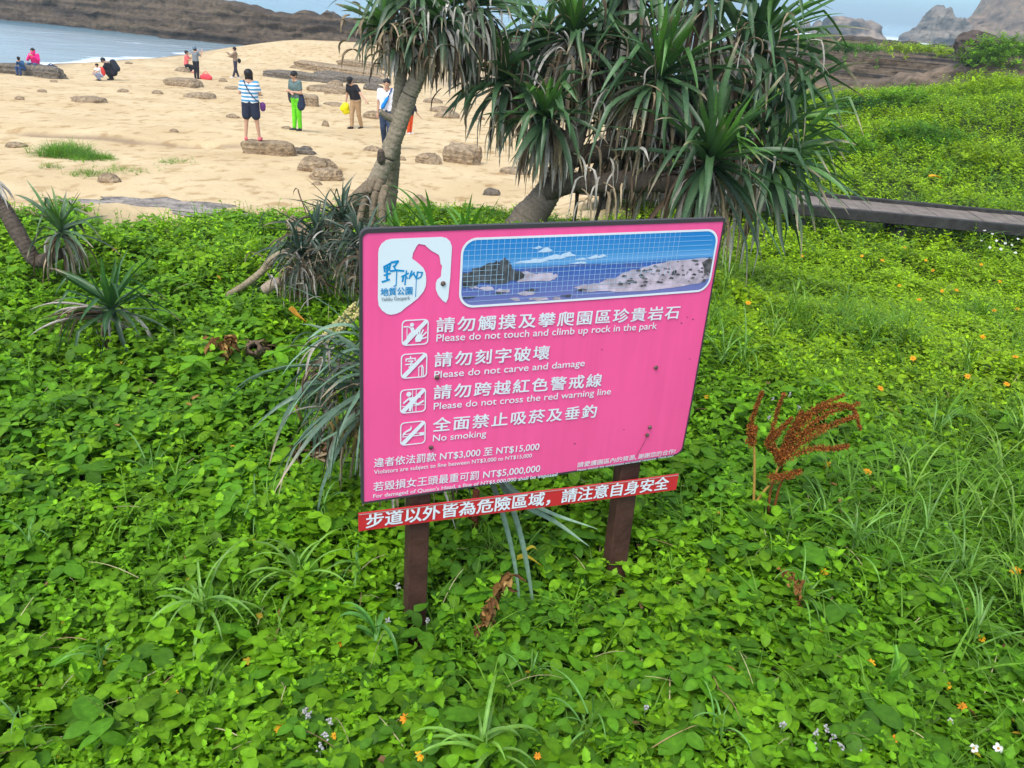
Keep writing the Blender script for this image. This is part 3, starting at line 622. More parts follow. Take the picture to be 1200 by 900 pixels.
# posts
def post(u0, u1, base_v, top_v, lean):
    mb_ = bmesh.new(); w = (u1-u0)/2; segs = 10; rings = []
    for k in range(segs+1):
        v = base_v+(top_v-base_v)*k/segs; cu = (u0+u1)/2+lean*(k/segs)
        rings.append([mb_.verts.new(Vector(B_C+B_X*(cu+a*w)+np.array([0, 0, v])+B_N*(-.016-.03+b*.029))-sign.location) for a, b in ((-.9, -1), (.9, -1), (1, -.88), (1, .88), (.9, 1), (-.9, 1), (-1, .88), (-1, -.88))])
    for k in range(segs):
        for j in range(8): mb_.faces.new((rings[k][j], rings[k][(j+1) % 8], rings[k+1][(j+1) % 8], rings[k+1][j]))
    mb_.faces.new(rings[-1]); mb_.faces.new(rings[0][::-1]); bmesh.ops.recalc_face_normals(mb_, faces=mb_.faces[:])
    return bm_obj('post', mb_, POST, sign)
post(-.443, -.372, -1.22, .30, .005); post(.372, .452, -1.22, .30, -.03)
# ---------------------------------------------------------------- rock shelves, reef, sea stacks
def strata_mat(name, cols, zs=2.2, wob=.5, bump=.9, rough=.9, grain=2.5, xs=.07, sharp=.40):
    m = bpy.data.materials.new(name); m.use_nodes = True; N = m.node_tree; L = N.links.new; b = N.nodes['Principled BSDF']
    b.inputs['Roughness'].default_value = rough; b.inputs['Specular IOR Level'].default_value = .15
    tc = N.nodes.new('ShaderNodeTexCoord'); mp = N.nodes.new('ShaderNodeMapping'); mp.inputs['Scale'].default_value = (xs, xs, zs); L(tc.outputs['Object'], mp.inputs[0])
    n = N.nodes.new('ShaderNodeTexNoise'); n.inputs['Scale'].default_value = 1.0; n.inputs['Detail'].default_value = 8; n.inputs['Roughness'].default_value = .6; L(mp.outputs[0], n.inputs['Vector'])
    r = N.nodes.new('ShaderNodeValToRGB'); L(n.outputs['Fac'], r.inputs[0]); e = r.color_ramp.elements
    while len(e) < len(cols): e.new(.5)
    for k, c in enumerate(cols): e[k].position = .5-sharp/2+sharp*k/(len(cols)-1); e[k].color = (*c, 1)
    n2 = N.nodes.new('ShaderNodeTexNoise'); n2.inputs['Scale'].default_value = grain; n2.inputs['Detail'].default_value = 9; L(tc.outputs['Object'], n2.inputs['Vector'])
    r2 = N.nodes.new('ShaderNodeValToRGB'); r2.color_ramp.elements[0].position = .3; r2.color_ramp.elements[0].color = (.55, .55, .55, 1); r2.color_ramp.elements[1].position = .7; r2.color_ramp.elements[1].color = (1.25, 1.25, 1.25, 1); L(n2.outputs['Fac'], r2.inputs[0])
    mu = N.nodes.new('ShaderNodeMix'); mu.data_type = 'RGBA'; mu.blend_type = 'MULTIPLY'; mu.inputs[0].default_value = 1; L(r.outputs[0], mu.inputs[6]); L(r2.outputs[0], mu.inputs[7]); L(mu.outputs[2], b.inputs['Base Color'])
    ad = N.nodes.new('ShaderNodeMath'); ad.operation = 'ADD'; L(n.outputs['Fac'], ad.inputs[0]); L(n2.outputs['Fac'], ad.inputs[1])
    bp = N.nodes.new('ShaderNodeBump'); bp.inputs['Strength'].default_value = bump; bp.inputs['Distance'].default_value = .3; L(ad.outputs[0], bp.inputs['Height']); L(bp.outputs[0], b.inputs['Normal'])
    return m
PROF = [(0, -.25), (.03, .06), (.10, .12), (.12, .30), (.19, .34), (.21, .52), (.25, .55), (.265, .76), (.30, .80), (.32, .95), (.45, 1.0), (.70, .94), (.88, .55), (1.0, -.3)]
def ridge(name, nodes, base, width, m, step=.35, rough=.5, freq=.35, seed=0, spike=0.0, prof=PROF, nt_=44):
    # nodes: (px u, px v of the crest, front depth y); the front face looks towards the camera
    W = [at(u, v, y+.35*width) for u, v, y in nodes]
    xs = np.array([w[0] for w in W]); tops = np.array([w[2] for w in W]); fy = np.array([n[2] for n in nodes], float)
    o = np.argsort(xs); xs, tops, fy = xs[o], tops[o], fy[o]
    sx_ = np.arange(xs[0], xs[-1]+step, step); tt = np.interp(np.linspace(0, 1, nt_), np.linspace(0, 1, len(prof)), [p[0] for p in prof]); hh = np.interp(np.linspace(0, 1, nt_), np.linspace(0, 1, len(prof)), [p[1] for p in prof])
    V = []
    endf = sm(xs[0]-.1, xs[0]+width*.25, sx_)*sm(xs[-1]+.1, xs[-1]-width*.25, sx_)
    for i, x in enumerate(sx_):
        h = (np.interp(x, xs, tops)-base)*(.35+.65*endf[i]); y0 = np.interp(x, xs, fy)
        h += spike*(mnoise.noise(Vector((x*freq*2.2, seed, 3)))+.3*mnoise.noise(Vector((x*freq*7, seed, 5))))
        for t, q in zip(tt, hh):
            p = Vector((x*freq, (y0+t*width)*freq, q*h*freq*2.2+seed*7))
            d = mnoise.fractal(p, 1.0, 2.0, 4)*rough
            dz = mnoise.noise(p*2.1+Vector((9, 2, 1)))*rough*.35*(q > 0)
            V.append((x+d*.25, y0+t*width-d*(1.0 if t < .4 else .4)+.8*rough*mnoise.noise(Vector((x*freq*.7, seed, 1))), base+q*h+dz))
    n1, n2 = len(sx_), nt_; I = np.arange(n1*n2).reshape(n1, n2)
    Qd = np.stack([I[:-1, :-1], I[1:, :-1], I[1:, 1:], I[:-1, 1:]], -1).reshape(-1, 4)
    V = np.array(V); c = V.mean(0); c[2] = base
    ob = mesh_np(name, V-c, Qd, m, smooth=False); ob.location = c; return ob
REEF = strata_mat('reef_rock', [(.020, .016, .013), (.048, .036, .027), (.095, .068, .046), (.135, .10, .064), (.036, .029, .023)], 1.6)
LEDGE = strata_mat('ledge_rock', [(.030, .027, .025), (.055, .047, .040), (.16, .115, .075), (.040, .035, .031), (.10, .080, .058)], 2.6, xs=.035, sharp=.30)
TAN = strata_mat('tan_rock', [(.08, .062, .048), (.15, .11, .075), (.25, .18, .12), (.11, .085, .065)], .8)
GREYR = strata_mat('grey_rock', [(.045, .043, .042), (.12, .105, .09), (.24, .195, .15), (.08, .072, .065)], .45, grain=.7)
tag(ridge('reef', [(-120, -30, 96), (-60, -14, 93), (0, -10, 88), (60, -12, 86), (120, -8, 84), (180, -4, 81), (225, -3, 79), (245, 0, 78.5), (285, 4, 78), (310, 13, 78), (335, 16, 77), (350, 13, 77), (366, 16, 77), (380, 14, 77), (394, 20, 77), (440, 26, 77), (520, 30, 78), (620, 40, 79), (720, 50, 80), (790, 58, 81)], -2.3, 11, REEF, .32, .75, .4, 1, .35), 'long dark layered rock reef behind the sandy spit and the cove', 'reef', kind='structure')
tag(ridge('rock_ledge', [(820, 52, 58), (880, 42, 55), (905, 38, 54), (925, 40, 53.5), (945, 47, 53), (962, 42, 53), (1000, 42, 52), (1040, 46, 51), (1075, 50, 50), (1120, 55, 49), (1150, 50, 48), (1200, 52, 47), (1300, 50, 45)], -.3, 9, LEDGE, .2, .45, .55, 4, .18), 'long brown layered rock ledge beyond the green slope', 'ledge', kind='structure')
tag(ridge('low_rock_bank', [(860, 98, 46), (940, 96, 45), (1000, 97, 44.5), (1060, 92, 43), (1120, 80, 41), (1170, 66, 39), (1210, 62, 38), (1260, 60, 37)], -.6, 5, TAN, .2, .55, .8, 9, .25), 'crumbly tan rock rubble at the foot of the ledge', 'ledge', kind='structure')
# far rocks in the sea
def far_rock(name, label, cat, nodes, width, m, seed, rough=1.2, freq=.12, spike=.6, group=None, step=.8):
    return tag(ridge(name, nodes, SEA-1.5, width, m, step, rough, freq, seed, spike, nt_=36), label, cat, group)
far_rock('rock_islet', 'long flat-topped dark rock islet with a pale crest in the surf', 'rock', [(958, 28, 330), (963, 21, 329), (972, 19, 328), (985, 19, 326), (1005, 22, 325), (1022, 25, 325), (1033, 28, 325), (1039, 31, 326)], 14, strata_mat('islet_rock', [(.03, .03, .033), (.05, .045, .045), (.30, .22, .16), (.06, .055, .055)], .12, grain=.3), 21, 1.5, .22, 1.0)
far_rock('rock_islet', 'small dark rock hump left of the flat-topped islet', 'rock', [(950, 27, 335), (956, 24, 334), (963, 23, 333), (970, 27, 332)], 9, GREYR, 22, .7)
far_rock('rock_islet', 'low dark rock in the surf, second from the islet', 'rock', [(936, 25, 340), (942, 21, 339), (950, 23, 338), (954, 27, 338)], 8, GREYR, 23, .7)
far_rock('rock_islet', 'broad dark rock partly behind the right-hand leaf tips', 'rock', [(905, 24, 345), (912, 17, 344), (922, 16, 343), (932, 22, 342)], 9, GREYR, 24, .8)
far_rock('rock_islet', 'small rock farthest left in the surf beside the leaf crown', 'rock', [(884, 18, 350), (889, 13, 350), (895, 14, 349), (899, 19, 349)], 7, GREYR, 25, .6)
far_rock('sea_stack', 'jagged pointed grey sea stack standing off the headland', 'rock', [(1062, 40, 318), (1070, 35, 318), (1080, 31, 317), (1088, 26, 317), (1093, 15, 316), (1099, 11, 316), (1104, 6, 315), (1110, 7, 315), (1117, 10, 315), (1121, 19, 315), (1128, 21, 314), (1140, 26, 314), (1152, 31, 314)], 22, GREYR, 31, 3.6, .16, 2.0, step=.45)
far_rock('headland_cliff', 'high brown headland cliff rising out of the right edge of the picture', 'cliff', [(1112, 27, 330), (1124, 21, 330), (1140, 20, 329), (1158, 17, 328), (1166, 12, 327), (1174, 2, 326), (1180, -10, 325), (1200, -16, 323), (1240, -30, 320), (1290, -40, 315)], 45, strata_mat('headland_rock', [(.08, .06, .04), (.18, .12, .08), (.25, .17, .11), (.07, .075, .04)], .25, grain=.5), 33, 4.0, .11, 2.2, step=.6)

# boulders and stones
from mathutils import Quaternion
ico_cache = {}
def stone_mesh(w, d, h, seed, boxy=.0, rough=.22, sub=4, m=None):
    if sub not in ico_cache:
        bm = bmesh.new(); bmesh.ops.create_icosphere(bm, subdivisions=sub, radius=1); bm.verts.ensure_lookup_table()
        ico_cache[sub] = ([Vector(v.co) for v in bm.verts], [[v.index for v in f.verts] for f in bm.faces]); bm.free()
    Vs, Fs = ico_cache[sub]; o = Vector((seed*3.7, seed*1.3, seed*.7)); out = []
    for v in Vs:
        q = v.copy()
        if boxy:
            k = (abs(q.x)**(2+6*boxy)+abs(q.y)**(2+6*boxy)+abs(q.z)**(2+6*boxy))**(1/(2+6*boxy)); q = q/k
        n = mnoise.fractal(q*1.1+o, 1.0, 2.0, 3)*rough + .35*rough*mnoise.noise(q*4.2+o) + rough*.8*mnoise.cell(q*.9+o)*.25
        q = q*(1+n); out.append((q.x*w/2, q.y*d/2, q.z*h))
    me = bpy.data.meshes.new('stone'); me.from_pydata(out, [], Fs); me.polygons.foreach_set('use_smooth', [not boxy or rough > .3]*len(Fs)); me.materials.append(m); return me
SAND_ROCK = strata_mat('sandstone', [(.22, .16, .095), (.33, .24, .145), (.44, .33, .21), (.28, .21, .125)], 6, bump=.7, grain=9)
DARK_ROCK = strata_mat('dark_stone', [(.09, .078, .065), (.17, .145, .115), (.24, .20, .15), (.12, .10, .08)], 6, bump=.7, grain=9)
def stone(u, v, w, h, label, seed, boxy=0, m=None, deep=.8, group='stones lying on the beach', cat='rock', name='beach_rock', rough=.22, tilt=0.0, rz=None, sub=3):
    P = hit(u, v, canopy); s = px2m(P); W = w*s; Hh = h*s*1.0
    me = stone_mesh(W, W*deep, Hh*.85, seed, boxy, rough, sub, m or SAND_ROCK); me.name = name
    o = bpy.data.objects.new(name, me); o.location = (P[0], P[1]+W*deep*.25, float(canopy(P[0], P[1]+W*deep*.25))+Hh*.02)
    o.rotation_euler = (0, tilt, rz if rz is not None else random.uniform(-.3, .3)); COL.objects.link(o); return tag(o, label, cat, group)
stone(313, 181, 60, 17, 'long brown rock block under the feet of the woman in stripes', 1, .8, deep=.45, rough=.12, rz=.12, sub=4)
stone(356, 181, 28, 9, 'weathered grey rock fragment against the end of the long block', 2, .2, DARK_ROCK, .5, rough=.4)
stone(368, 201, 44, 17, 'rounded brown boulder, rear one of the pair below the long block', 3, .15, sub=4)
stone(381, 211, 36, 14, 'rounded brown boulder, front one of the pair below the long block', 4, .15, sub=4)
stone(371, 217, 12, 5, 'small stone touching the front of the boulder pair', 5)
stone(361, 124, 22, 14, 'square tan rock block behind the person in green trousers', 6, .8, rough=.1, rz=.1)
stone(378, 107, 40, 8, 'flat brown rock, left of the trio between the walkers and the slabs', 7, .1)
stone(397, 110, 34, 9, 'flat brown rock, front of the trio between the walkers and the slabs', 8, .1)
stone(392, 101, 20, 7, 'rounded tan rock, rear of the trio between the walkers and the slabs', 9)
stone(437, 106, 22, 8, 'dark rock just left of the white shirted man’s shoulder', 10, .2, DARK_ROCK)
stone(437, 139, 24, 10, 'brown rock beside the man with the blue sling bag', 12, .1)
stone(436, 177, 22, 6, 'low flat rock at the feet of the man with the blue sling bag', 13)
stone(502, 192, 32, 13, 'low domed brown boulder left of the big square boulder', 14, .05, sub=4)
stone(541, 191, 40, 23, 'big square brown boulder on open sand right of the leaning trunk', 15, .5, rough=.18, sub=4)
stone(603, 204, 36, 8, 'flat brown rock under the hanging dead leaves', 16)
stone(576, 229, 20, 9, 'small grey stone at the edge of the green creeper', 17, m=DARK_ROCK)
stone(491, 243, 28, 15, 'brown rock sunk in the creeper beside the tree trunk', 18)
stone(517, 132, 28, 8, 'brown rock half hidden by the left crown’s drooping leaves', 19)
stone(523, 138, 30, 8, 'brown rock lowest of the row right of the leaning trunk', 20)
stone(506, 121, 22, 7, 'brown rock topmost of the row right of the leaning trunk', 26)
stone(232, 115, 34, 7, 'flat tan rock left of the woman in stripes', 21, .1)
stone(213, 101, 38, 10, 'tan rock slab in front of the standing grey shirted visitor', 22, .4, rough=.15)
stone(213, 84, 20, 6, 'low rock beneath the crouching visitor in the pink top', 23)
stone(125, 214, 28, 11, 'rounded brown stone beside the thin grass on the sand', 24)
stone(16, 173, 24, 7, 'brown stone at the left end of the low sand step', 25)
stone(100, 119, 42, 6, 'wide flat rock barely out of the sand in the left half of the beach', 27)
stone(390, 124, 26, 5, 'flat rock between the two walkers', 28)
for k, (u, v, w, h) in enumerate(((22, 117, 12, 5), (48, 108, 11, 4), (143, 108, 15, 4), (183, 110, 15, 5), (271, 138, 17, 5), (203, 155, 11, 4), (273, 105, 22, 4), (261, 96, 10, 5), (62, 96, 9, 3), (335, 151, 12, 4), (381, 148, 9, 8), (470, 188, 12, 5), (610, 187, 16, 5), (590, 120, 14, 5), (600, 150, 18, 5), (560, 140, 16, 5), (300, 112, 14, 3), (150, 75, 9, 3))):
    stone(u, v, w, h, 'small low stone lying by itself on the sand', 40+k, sub=2)
stone(232, 57, 17, 10, 'dark boulder at the tip of the reef behind the grey shirted visitor', 61, .2, DARK_ROCK)
stone(148, 67, 34, 5, 'long dark rock awash in the cove near the shore', 62, .1, DARK_ROCK, .3, 'rocks awash in the cove', rough=.35)
stone(118, 61, 40, 4, 'thin dark rock awash in the cove, outermost', 63, .1, DARK_ROCK, .25, 'rocks awash in the cove', rough=.35)
# flat sandstone slabs
for (u, v, w, h, l, sd_, tl) in ((352, 94, 90, 9, 'dark flat rock slab, front left of the stacked slabs', 71, .03), (412, 97, 86, 10, 'grey rock slab, lowest right of the stacked slabs', 72, .03), (396, 86, 110, 9, 'long pale rock slab in the middle of the stacked slabs', 73, .05), (440, 82, 86, 8, 'upper rock slab of the stacked slabs beside the trunk', 74, .06)):
    stone(u, v, w, h, l, sd_, .5, DARK_ROCK if sd_ in (71, 72) else SAND_ROCK, .22, 'stacked flat rock slabs', 'rock', 'rock_slab', .16, tl, -.12, 4)
stone(30, 88, 80, 13, 'long flat rock slab at the water edge with two people sitting on it', 75, .5, DARK_ROCK, .25, None, 'rock', 'rock_slab', .15, 0, .05, 4)
o = stone(188, 243, 168, 13, 'grey weathered sheet of rock flush with the sand, nearest the creeper', 76, .3, strata_mat('weathered_grey', [(.50, .385, .24), (.36, .31, .26), (.29, .26, .235), (.52, .40, .25)], 3, grain=5), .38, None, 'rock', 'rock_slab', .62, 0, .02, 4)
o.scale.z = .14
bp_ = at(1146, 56, 42.5); me = stone_mesh(1.9, 1.7, .62, 77, .2, .25, 4, strata_mat('brown_boulder', [(.07, .052, .042), (.10, .075, .06), (.13, .10, .08)], 3)); me.name = 'boulder'
o = bpy.data.objects.new('boulder', me); o.location = bp_; COL.objects.link(o); tag(o, 'dark brown boulder perched on the ledge beside the green bush', 'rock')
# boardwalk
bw = thing('boardwalk', 'grey plank boardwalk with a dark kerb crossing the green slope', 'boardwalk', (4.0, 11.2, 1.75))
WOODG = mat('grey_plank', (.18, .148, .12), .85, .22, 5, .4, 30); WOODD = mat('dark_timber', (.035, .033, .030), .8, .35, 8, .4, 30)
D0, D1 = np.array([.7, 11.35]), np.array([12.0, 10.35]); dl = np.linalg.norm(D1-D0); du = (D1-D0)/dl; dn = np.array([-du[1], du[0]]); WID = .70; DZ = 1.75
def dbox(bm, s0, s1, t0, t1, z0, z1):
    c = [(s, t, z) for z in (z0, z1) for s, t in ((s0, t0), (s1, t0), (s1, t1), (s0, t1))]
    vs = [bm.verts.new((*(D0+du*s+dn*t-np.array([4.0, 11.2])), z-1.75)) for s, t, z in c]
    for f in ((3, 2, 1, 0), (4, 5, 6, 7), (0, 1, 5, 4), (1, 2, 6, 5), (2, 3, 7, 6), (3, 0, 4, 7)): bm.faces.new([vs[i] for i in f])
bm = bmesh.new(); s = 0.0
while s < dl-.15: q = random.uniform(-.004, .004); dbox(bm, s, s+.136, .03, WID-.03, DZ-.035+q, DZ+q); s += .142
bm_obj('deck', bm, WOODG, bw)
for t0, t1, z0, z1, nm in ((WID-.03+.002, WID+.05, DZ-.12, DZ+.045, 'kerb'), (-.05, .028, DZ-.125, DZ+.010, 'fascia_beam'), (WID*.4, WID*.4+.08, DZ-.2, DZ-.037, 'joist')):
    bm = bmesh.new(); dbox(bm, -.01, dl, t0, t1, z0, z1); bmesh.ops.bevel(bm, geom=bm.edges[:], offset=.006, segments=1, affect='EDGES'); bm_obj(nm, bm, WOODD, bw)
for k in range(9):
    for t in (.04, WID-.16):
        bm = bmesh.new(); dbox(bm, .3+k*1.3, .42+k*1.3, t, t+.1, .3, DZ-.202 if t < .1 else DZ-.037); bm_obj('support_post', bm, WOODD, bw)
# scrub on top of the ledge and beside the boulder
def bush_parts(c, rad, n, base, seed, sc=2.6):
    r = np.random.default_rng(seed); d = r.normal(size=(n, 3)); d /= np.linalg.norm(d, axis=1)[:, None]; d[:, 2] = np.abs(d[:, 2])
    P = np.asarray(c)+d*np.asarray(rad)*r.uniform(.5, 1.05, (n, 1))*(1+.35*(fbm(d[:, 0]*3+seed, d[:, 1]*3)-.5))[:, None]; parts = []
    scatter(parts, 'wed', 2, P, r.uniform(sc*.7, sc*1.3, n), np.asarray(base)*r.uniform(.7, 1.35, (n, 1)), tilt=.6, seed=seed); return parts
for k, (u, v, y, rad, n, l) in enumerate(((1185, 66, 41, (2.2, 1.6, 1.25), 900, 'round green bush on the ledge at the right edge beside the dark boulder'), (1082, 60, 49, (2.4, .9, .25), 240, 'low yellow green shrub on the ledge left of the dark boulder'), (1010, 58, 51, (1.6, 1.0, .26), 160, 'small green shrub on the ledge below the flat islet'), (982, 58, 51, (.8, 1.0, .28), 90, 'dark green shrub left of the one below the flat islet'), (945, 50, 52, (.7, .8, .35), 80, 'small shrub in the notch at the top of the ledge'))):
    c = at(u, v, y); o = merge('shrub', bush_parts((0, 0, -rad[2]*.4), rad, n, (BRIGHT, YEL, MID, DARK, MID)[k]*.9, 60+k), LEAF); o.location = c; tag(o, l, 'shrub')
for k, (u, v, rad, n, c, l) in enumerate(((1165, 104, (1.3, .8, .45), 260, YEL, 'pale tussocky shrub on the crest of the green slope at the right edge'), (1085, 165, (.9, .7, .40), 240, MID, 'dark green shrub in the middle of the slope beyond the boardwalk'), (1010, 128, (1.0, .7, .30), 200, DARK, 'dark low shrub near the top left of the green slope'), (1060, 118, (.7, .6, .32), 160, BRIGHT, 'light green shrub on the upper part of the green slope'), (1150, 190, (.8, .6, .32), 200, YEL, 'bright shrub on the slope beyond the right end of the boardwalk'), (985, 175, (.7, .6, .35), 180, BRIGHT, 'light green shrub on the slope beside the hanging leaf tips'))):
    c0 = hit(u, v, canopy); o = merge('shrub', bush_parts((0, 0, -rad[2]*.25), rad, n, c*.9, 80+k, 1.6), LEAF); o.location = c0; tag(o, l, 'shrub')
# little grass on the sand
gp = []
for (u, v, w, h, n, s0) in ((74, 181, 44, 6, 260, 1.5), (105, 186, 36, 4, 200, 1.1), (100, 205, 40, 5, 60, .7), (150, 200, 60, 6, 70, .6), (205, 190, 40, 4, 60, .6), (60, 196, 24, 3, 30, .6)):
    r = np.random.default_rng(u); P = []
    for k in range(n): P.append(hit(u+r.normal(0, w*.33), v+r.normal(0, h*.4), canopy))
    P = np.array(P); scatter(gp, 'grass', 2, P, r.uniform(s0*.7, s0*1.3, n), np.array([.12, .26, .02])*r.uniform(.7, 1.3, (n, 1)), seed=u)
tag(merge('beach_grass', gp, LEAF), kind='stuff', label='sparse tufts of green grass growing out of the sand')
# ---------------------------------------------------------------- screw pines
def strap(mb, pts, w, c, fold=.28, n=None, tipc=None, twist=0.0):
    pts = np.asarray(pts, float); N = len(pts); t = np.gradient(pts, axis=0); t /= np.linalg.norm(t, axis=1)[:, None]+1e-9
    side = np.cross(t, np.array([0, 0, 1.0])); side /= np.linalg.norm(side, axis=1)[:, None]+1e-6
    for i in range(1, N):
        if side[i] @ side[i-1] < 0: side[i] *= -1
    nrm = np.cross(side, t)
    if twist:
        a = np.linspace(0, twist, N)[:, None]; side, nrm = side*np.cos(a)+nrm*np.sin(a), nrm*np.cos(a)-side*np.sin(a)
    s = np.linspace(0, 1, N); ww = (w/2*(np.minimum(1, .7+s*1.2))*(1-s**2.6)+.0008)[:, None]
    V = np.stack([pts-side*ww+nrm*ww*fold*2, pts, pts+side*ww+nrm*ww*fold*2], 1).reshape(-1, 3)
    Qd = []
    for i in range(N-1):
        a = i*3; Qd += [(a, a+1, a+4, a+3), (a+1, a+2, a+5, a+4)]
    col = np.repeat(np.asarray(c, float)[None], N, 0)
    if tipc is not None: k = sm(.72, .95, s)[:, None]; col = col*(1-k)+np.asarray(tipc)*k
    col = np.repeat(col, 3, 0); col[1::3] *= 1.12
    mb.add(V, Qd, col)
def leaf_curve(base, d0, L, droop, n=9, kink=None, kd=1.2, wob=0.0):
    d = np.asarray(d0, float); d = d/np.linalg.norm(d); p = np.asarray(base, float); P = [p]
    for i in range(n):
        s = (i+1)/n; g = droop*(.3+1.4*s)/n
        if kink is not None and abs(s-kink) < .5/n: g += kd
        d = d+np.array([0, 0, -g]); 
        if wob: d = d+np.random.default_rng(int(abs(p[0]*1e4+p[2]*1e3)) % 99991).normal(0, wob, 3)
        d /= np.linalg.norm(d); p = p+d*L/n; P.append(p)
    return np.array(P)
G_NEW, G_MID, G_OLD, G_GREY = np.array([.10, .24, .035]), np.array([.060, .135, .046]), np.array([.054, .100, .048]), np.array([.075, .13, .085])
D_TAN, D_GREY, D_DARK = np.array([.40, .31, .20]), np.array([.50, .46, .40]), np.array([.12, .085, .055])
def frame(ax):
    ax = np.asarray(ax, float); ax = ax/np.linalg.norm(ax); a = np.cross(ax, [0.31, .9, .1]); a /= np.linalg.norm(a); return ax, a, np.cross(ax, a)
def rosette(parent, org, ax, L, ng, nd, seed, w=.042, label=None, tones=None, droop=1.0, up=True):
    r = np.random.default_rng(seed); ax, a, b = frame(ax); tn = tones or (G_NEW, G_MID, G_OLD)
    g = MB(); org = np.asarray(org, float)
    for k in range(ng):
        f = k/max(1, ng-1); an = k*2.39996+r.normal(0, .5); th_ = .12+1.45*f**.75+r.normal(0, .2)     # spiral: upright young leaves inside, spreading old ones outside
        d = ax*math.cos(th_)+(a*math.cos(an)+b*math.sin(an))*math.sin(th_)
        base = org+ax*(.10-.16*f)*L+(a*math.cos(an)+b*math.sin(an))*.03*L
        c = (tn[0]*(1-f/.3)+tn[1]*(f/.3)) if f < .3 else (tn[1]*(1-(f-.3)/.7)+tn[2]*(f-.3)/.7); c = c*r.uniform(.75, 1.3)
        LL = L*r.uniform(.72, 1.15)*(.62+.38*min(1, f*3)); kk = r.uniform(.45, .85) if r.random() < .30+.25*f else None
        strap(g, leaf_curve(base, d, LL, droop*r.uniform(.3, 1.3)*(.40+.75*f), kink=kk, kd=r.uniform(.6, 1.7), wob=.045), w*r.uniform(.75, 1.2), c, r.uniform(.15, .4), tipc=D_TAN*r.uniform(.7, 1.1) if r.random() < .4 else None, twist=r.normal(0, .8))
    o = g.build('leaf_crown', STRAP, parent, off=parent.location)
    if label: o['label'] = label
    if nd:
        q = MB()
        for k in range(nd):
            an = r.uniform(0, 6.28); th_ = r.uniform(1.3, 2.3); d = ax*math.cos(th_)+(a*math.cos(an)+b*math.sin(an))*math.sin(th_)+np.array([0, 0, -.15])
            base = org-ax*r.uniform(.02, .34)*L+(a*math.cos(an)+b*math.sin(an))*.05*L
            c = (D_TAN, D_GREY, D_DARK, D_GREY*1.15)[r.integers(0, 4)]*r.uniform(.6, 1.2)
            strap(q, leaf_curve(base, d, L*r.uniform(.45, .95), r.uniform(1.8, 4.5), kink=r.uniform(.15, .7) if r.random() < .5 else None, kd=r.uniform(.8, 2.2), wob=.05), w*r.uniform(.4, .85), c, r.uniform(.3, .8), twist=r.normal(0, 1.4))
        q.build('dead_leaf_skirt', DRY, parent, off=parent.location)
def bark(parent, P, R, name='trunk', tone=(.20, .165, .125), n=14, seg=7):
    r = np.random.default_rng(int(abs(P[0][0])*1000)+len(P)); S = spline(P, seg); N = len(S); Rr = np.interp(np.linspace(0, 1, N), np.linspace(0, 1, len(R)), R)
    mb = MB(); S2, R2 = [], []
    for i in range(N-1):                              # leaf-scar rings: a fine swell along the trunk
        for k in range(3):
            S2.append(S[i]*(1-k/3)+S[i+1]*(k/3)); R2.append((Rr[i]*(1-k/3)+Rr[i+1]*(k/3))*(1.0, 1.018, .99)[k]*(1+r.normal(0, .025)))
    S2.append(S[-1]); R2.append(Rr[-1]); tube(mb, S2, R2, tone, n=n, jit=.10)
    V = mb.V[0]; k = (.72+.55*np.array([mnoise.noise(Vector(v*9))*.5+.5 for v in V]))*np.where(np.arange(len(V))//n % 3 == 2, .86, 1.0); mb.C[0] = np.asarray(tone)[None]*k[:, None]
    return mb.build(name, BARKB, parent, off=parent.location)
BARKB = leaf_mat('ringed_bark', 0, .92, .1)
_N = BARKB.node_tree; _n = _N.nodes.new('ShaderNodeTexNoise'); _n.inputs['Scale'].default_value = 38; _n.inputs['Detail'].default_value = 6; _tc = _N.nodes.new('ShaderNodeTexCoord'); _b = _N.nodes.new('ShaderNodeBump'); _b.inputs['Strength'].default_value = .7; _b.inputs['Distance'].default_value = .015
_N.links.new(_tc.outputs['Object'], _n.inputs['Vector']); _N.links.new(_n.outputs['Fac'], _b.inputs['Height']); _N.links.new(_b.outputs[0], _N.nodes['Principled BSDF'].inputs['Normal'])

# the big one on the right, behind the board
tb = thing('pandanus_tree', 'large screw pine behind the board, its trunk leaning right under a wide drooping crown', 'tree', tuple(hit(612, 268, canopy)-np.array([0, 0, .1])))
yb = tb.location[1]
A_ = lambda u, v, dy=0.0: at(u, v, yb+dy)
bark(tb, [A_(600, 285), A_(618, 258), A_(640, 228, .05), A_(657, 200, .1), A_(668, 176, .15)], [.15, .15, .115, .105, .10])
bark(tb, [A_(640, 222), A_(672, 214, -.05), A_(716, 214, -.1), A_(768, 212, -.15), A_(812, 218, -.25), A_(832, 212, -.3)], [.10, .085, .09, .095, .09, .08], 'branch', (.115, .09, .07))
bark(tb, [A_(664, 185, .1), A_(720, 176, .15), A_(770, 178, .1), A_(800, 165, .1), A_(795, 120, .05), A_(775, 100, 0)], [.09, .08, .075, .07, .065, .06], 'branch', (.11, .085, .065))
bark(tb, [A_(668, 180, .1), A_(678, 140, .2), A_(682, 90, .25), A_(676, 45, .2)], [.095, .085, .075, .065], 'branch')
bark(tb, [A_(672, 160, .15), A_(650, 165, 0), A_(640, 168, -.15)], [.07, .06, .055], 'branch')
bark(tb, [A_(680, 110, .2), A_(700, 60, .5), A_(730, 0, .6), A_(760, -60, .6)], [.075, .07, .06, .05], 'branch')
bark(tb, [A_(800, 165, .1), A_(840, 110, .5), A_(865, 70, .5)], [.07, .06, .05], 'branch')
bark(tb, [A_(676, 120, .2), A_(630, 105, .2), A_(600, 112, .1)], [.06, .055, .05], 'branch')
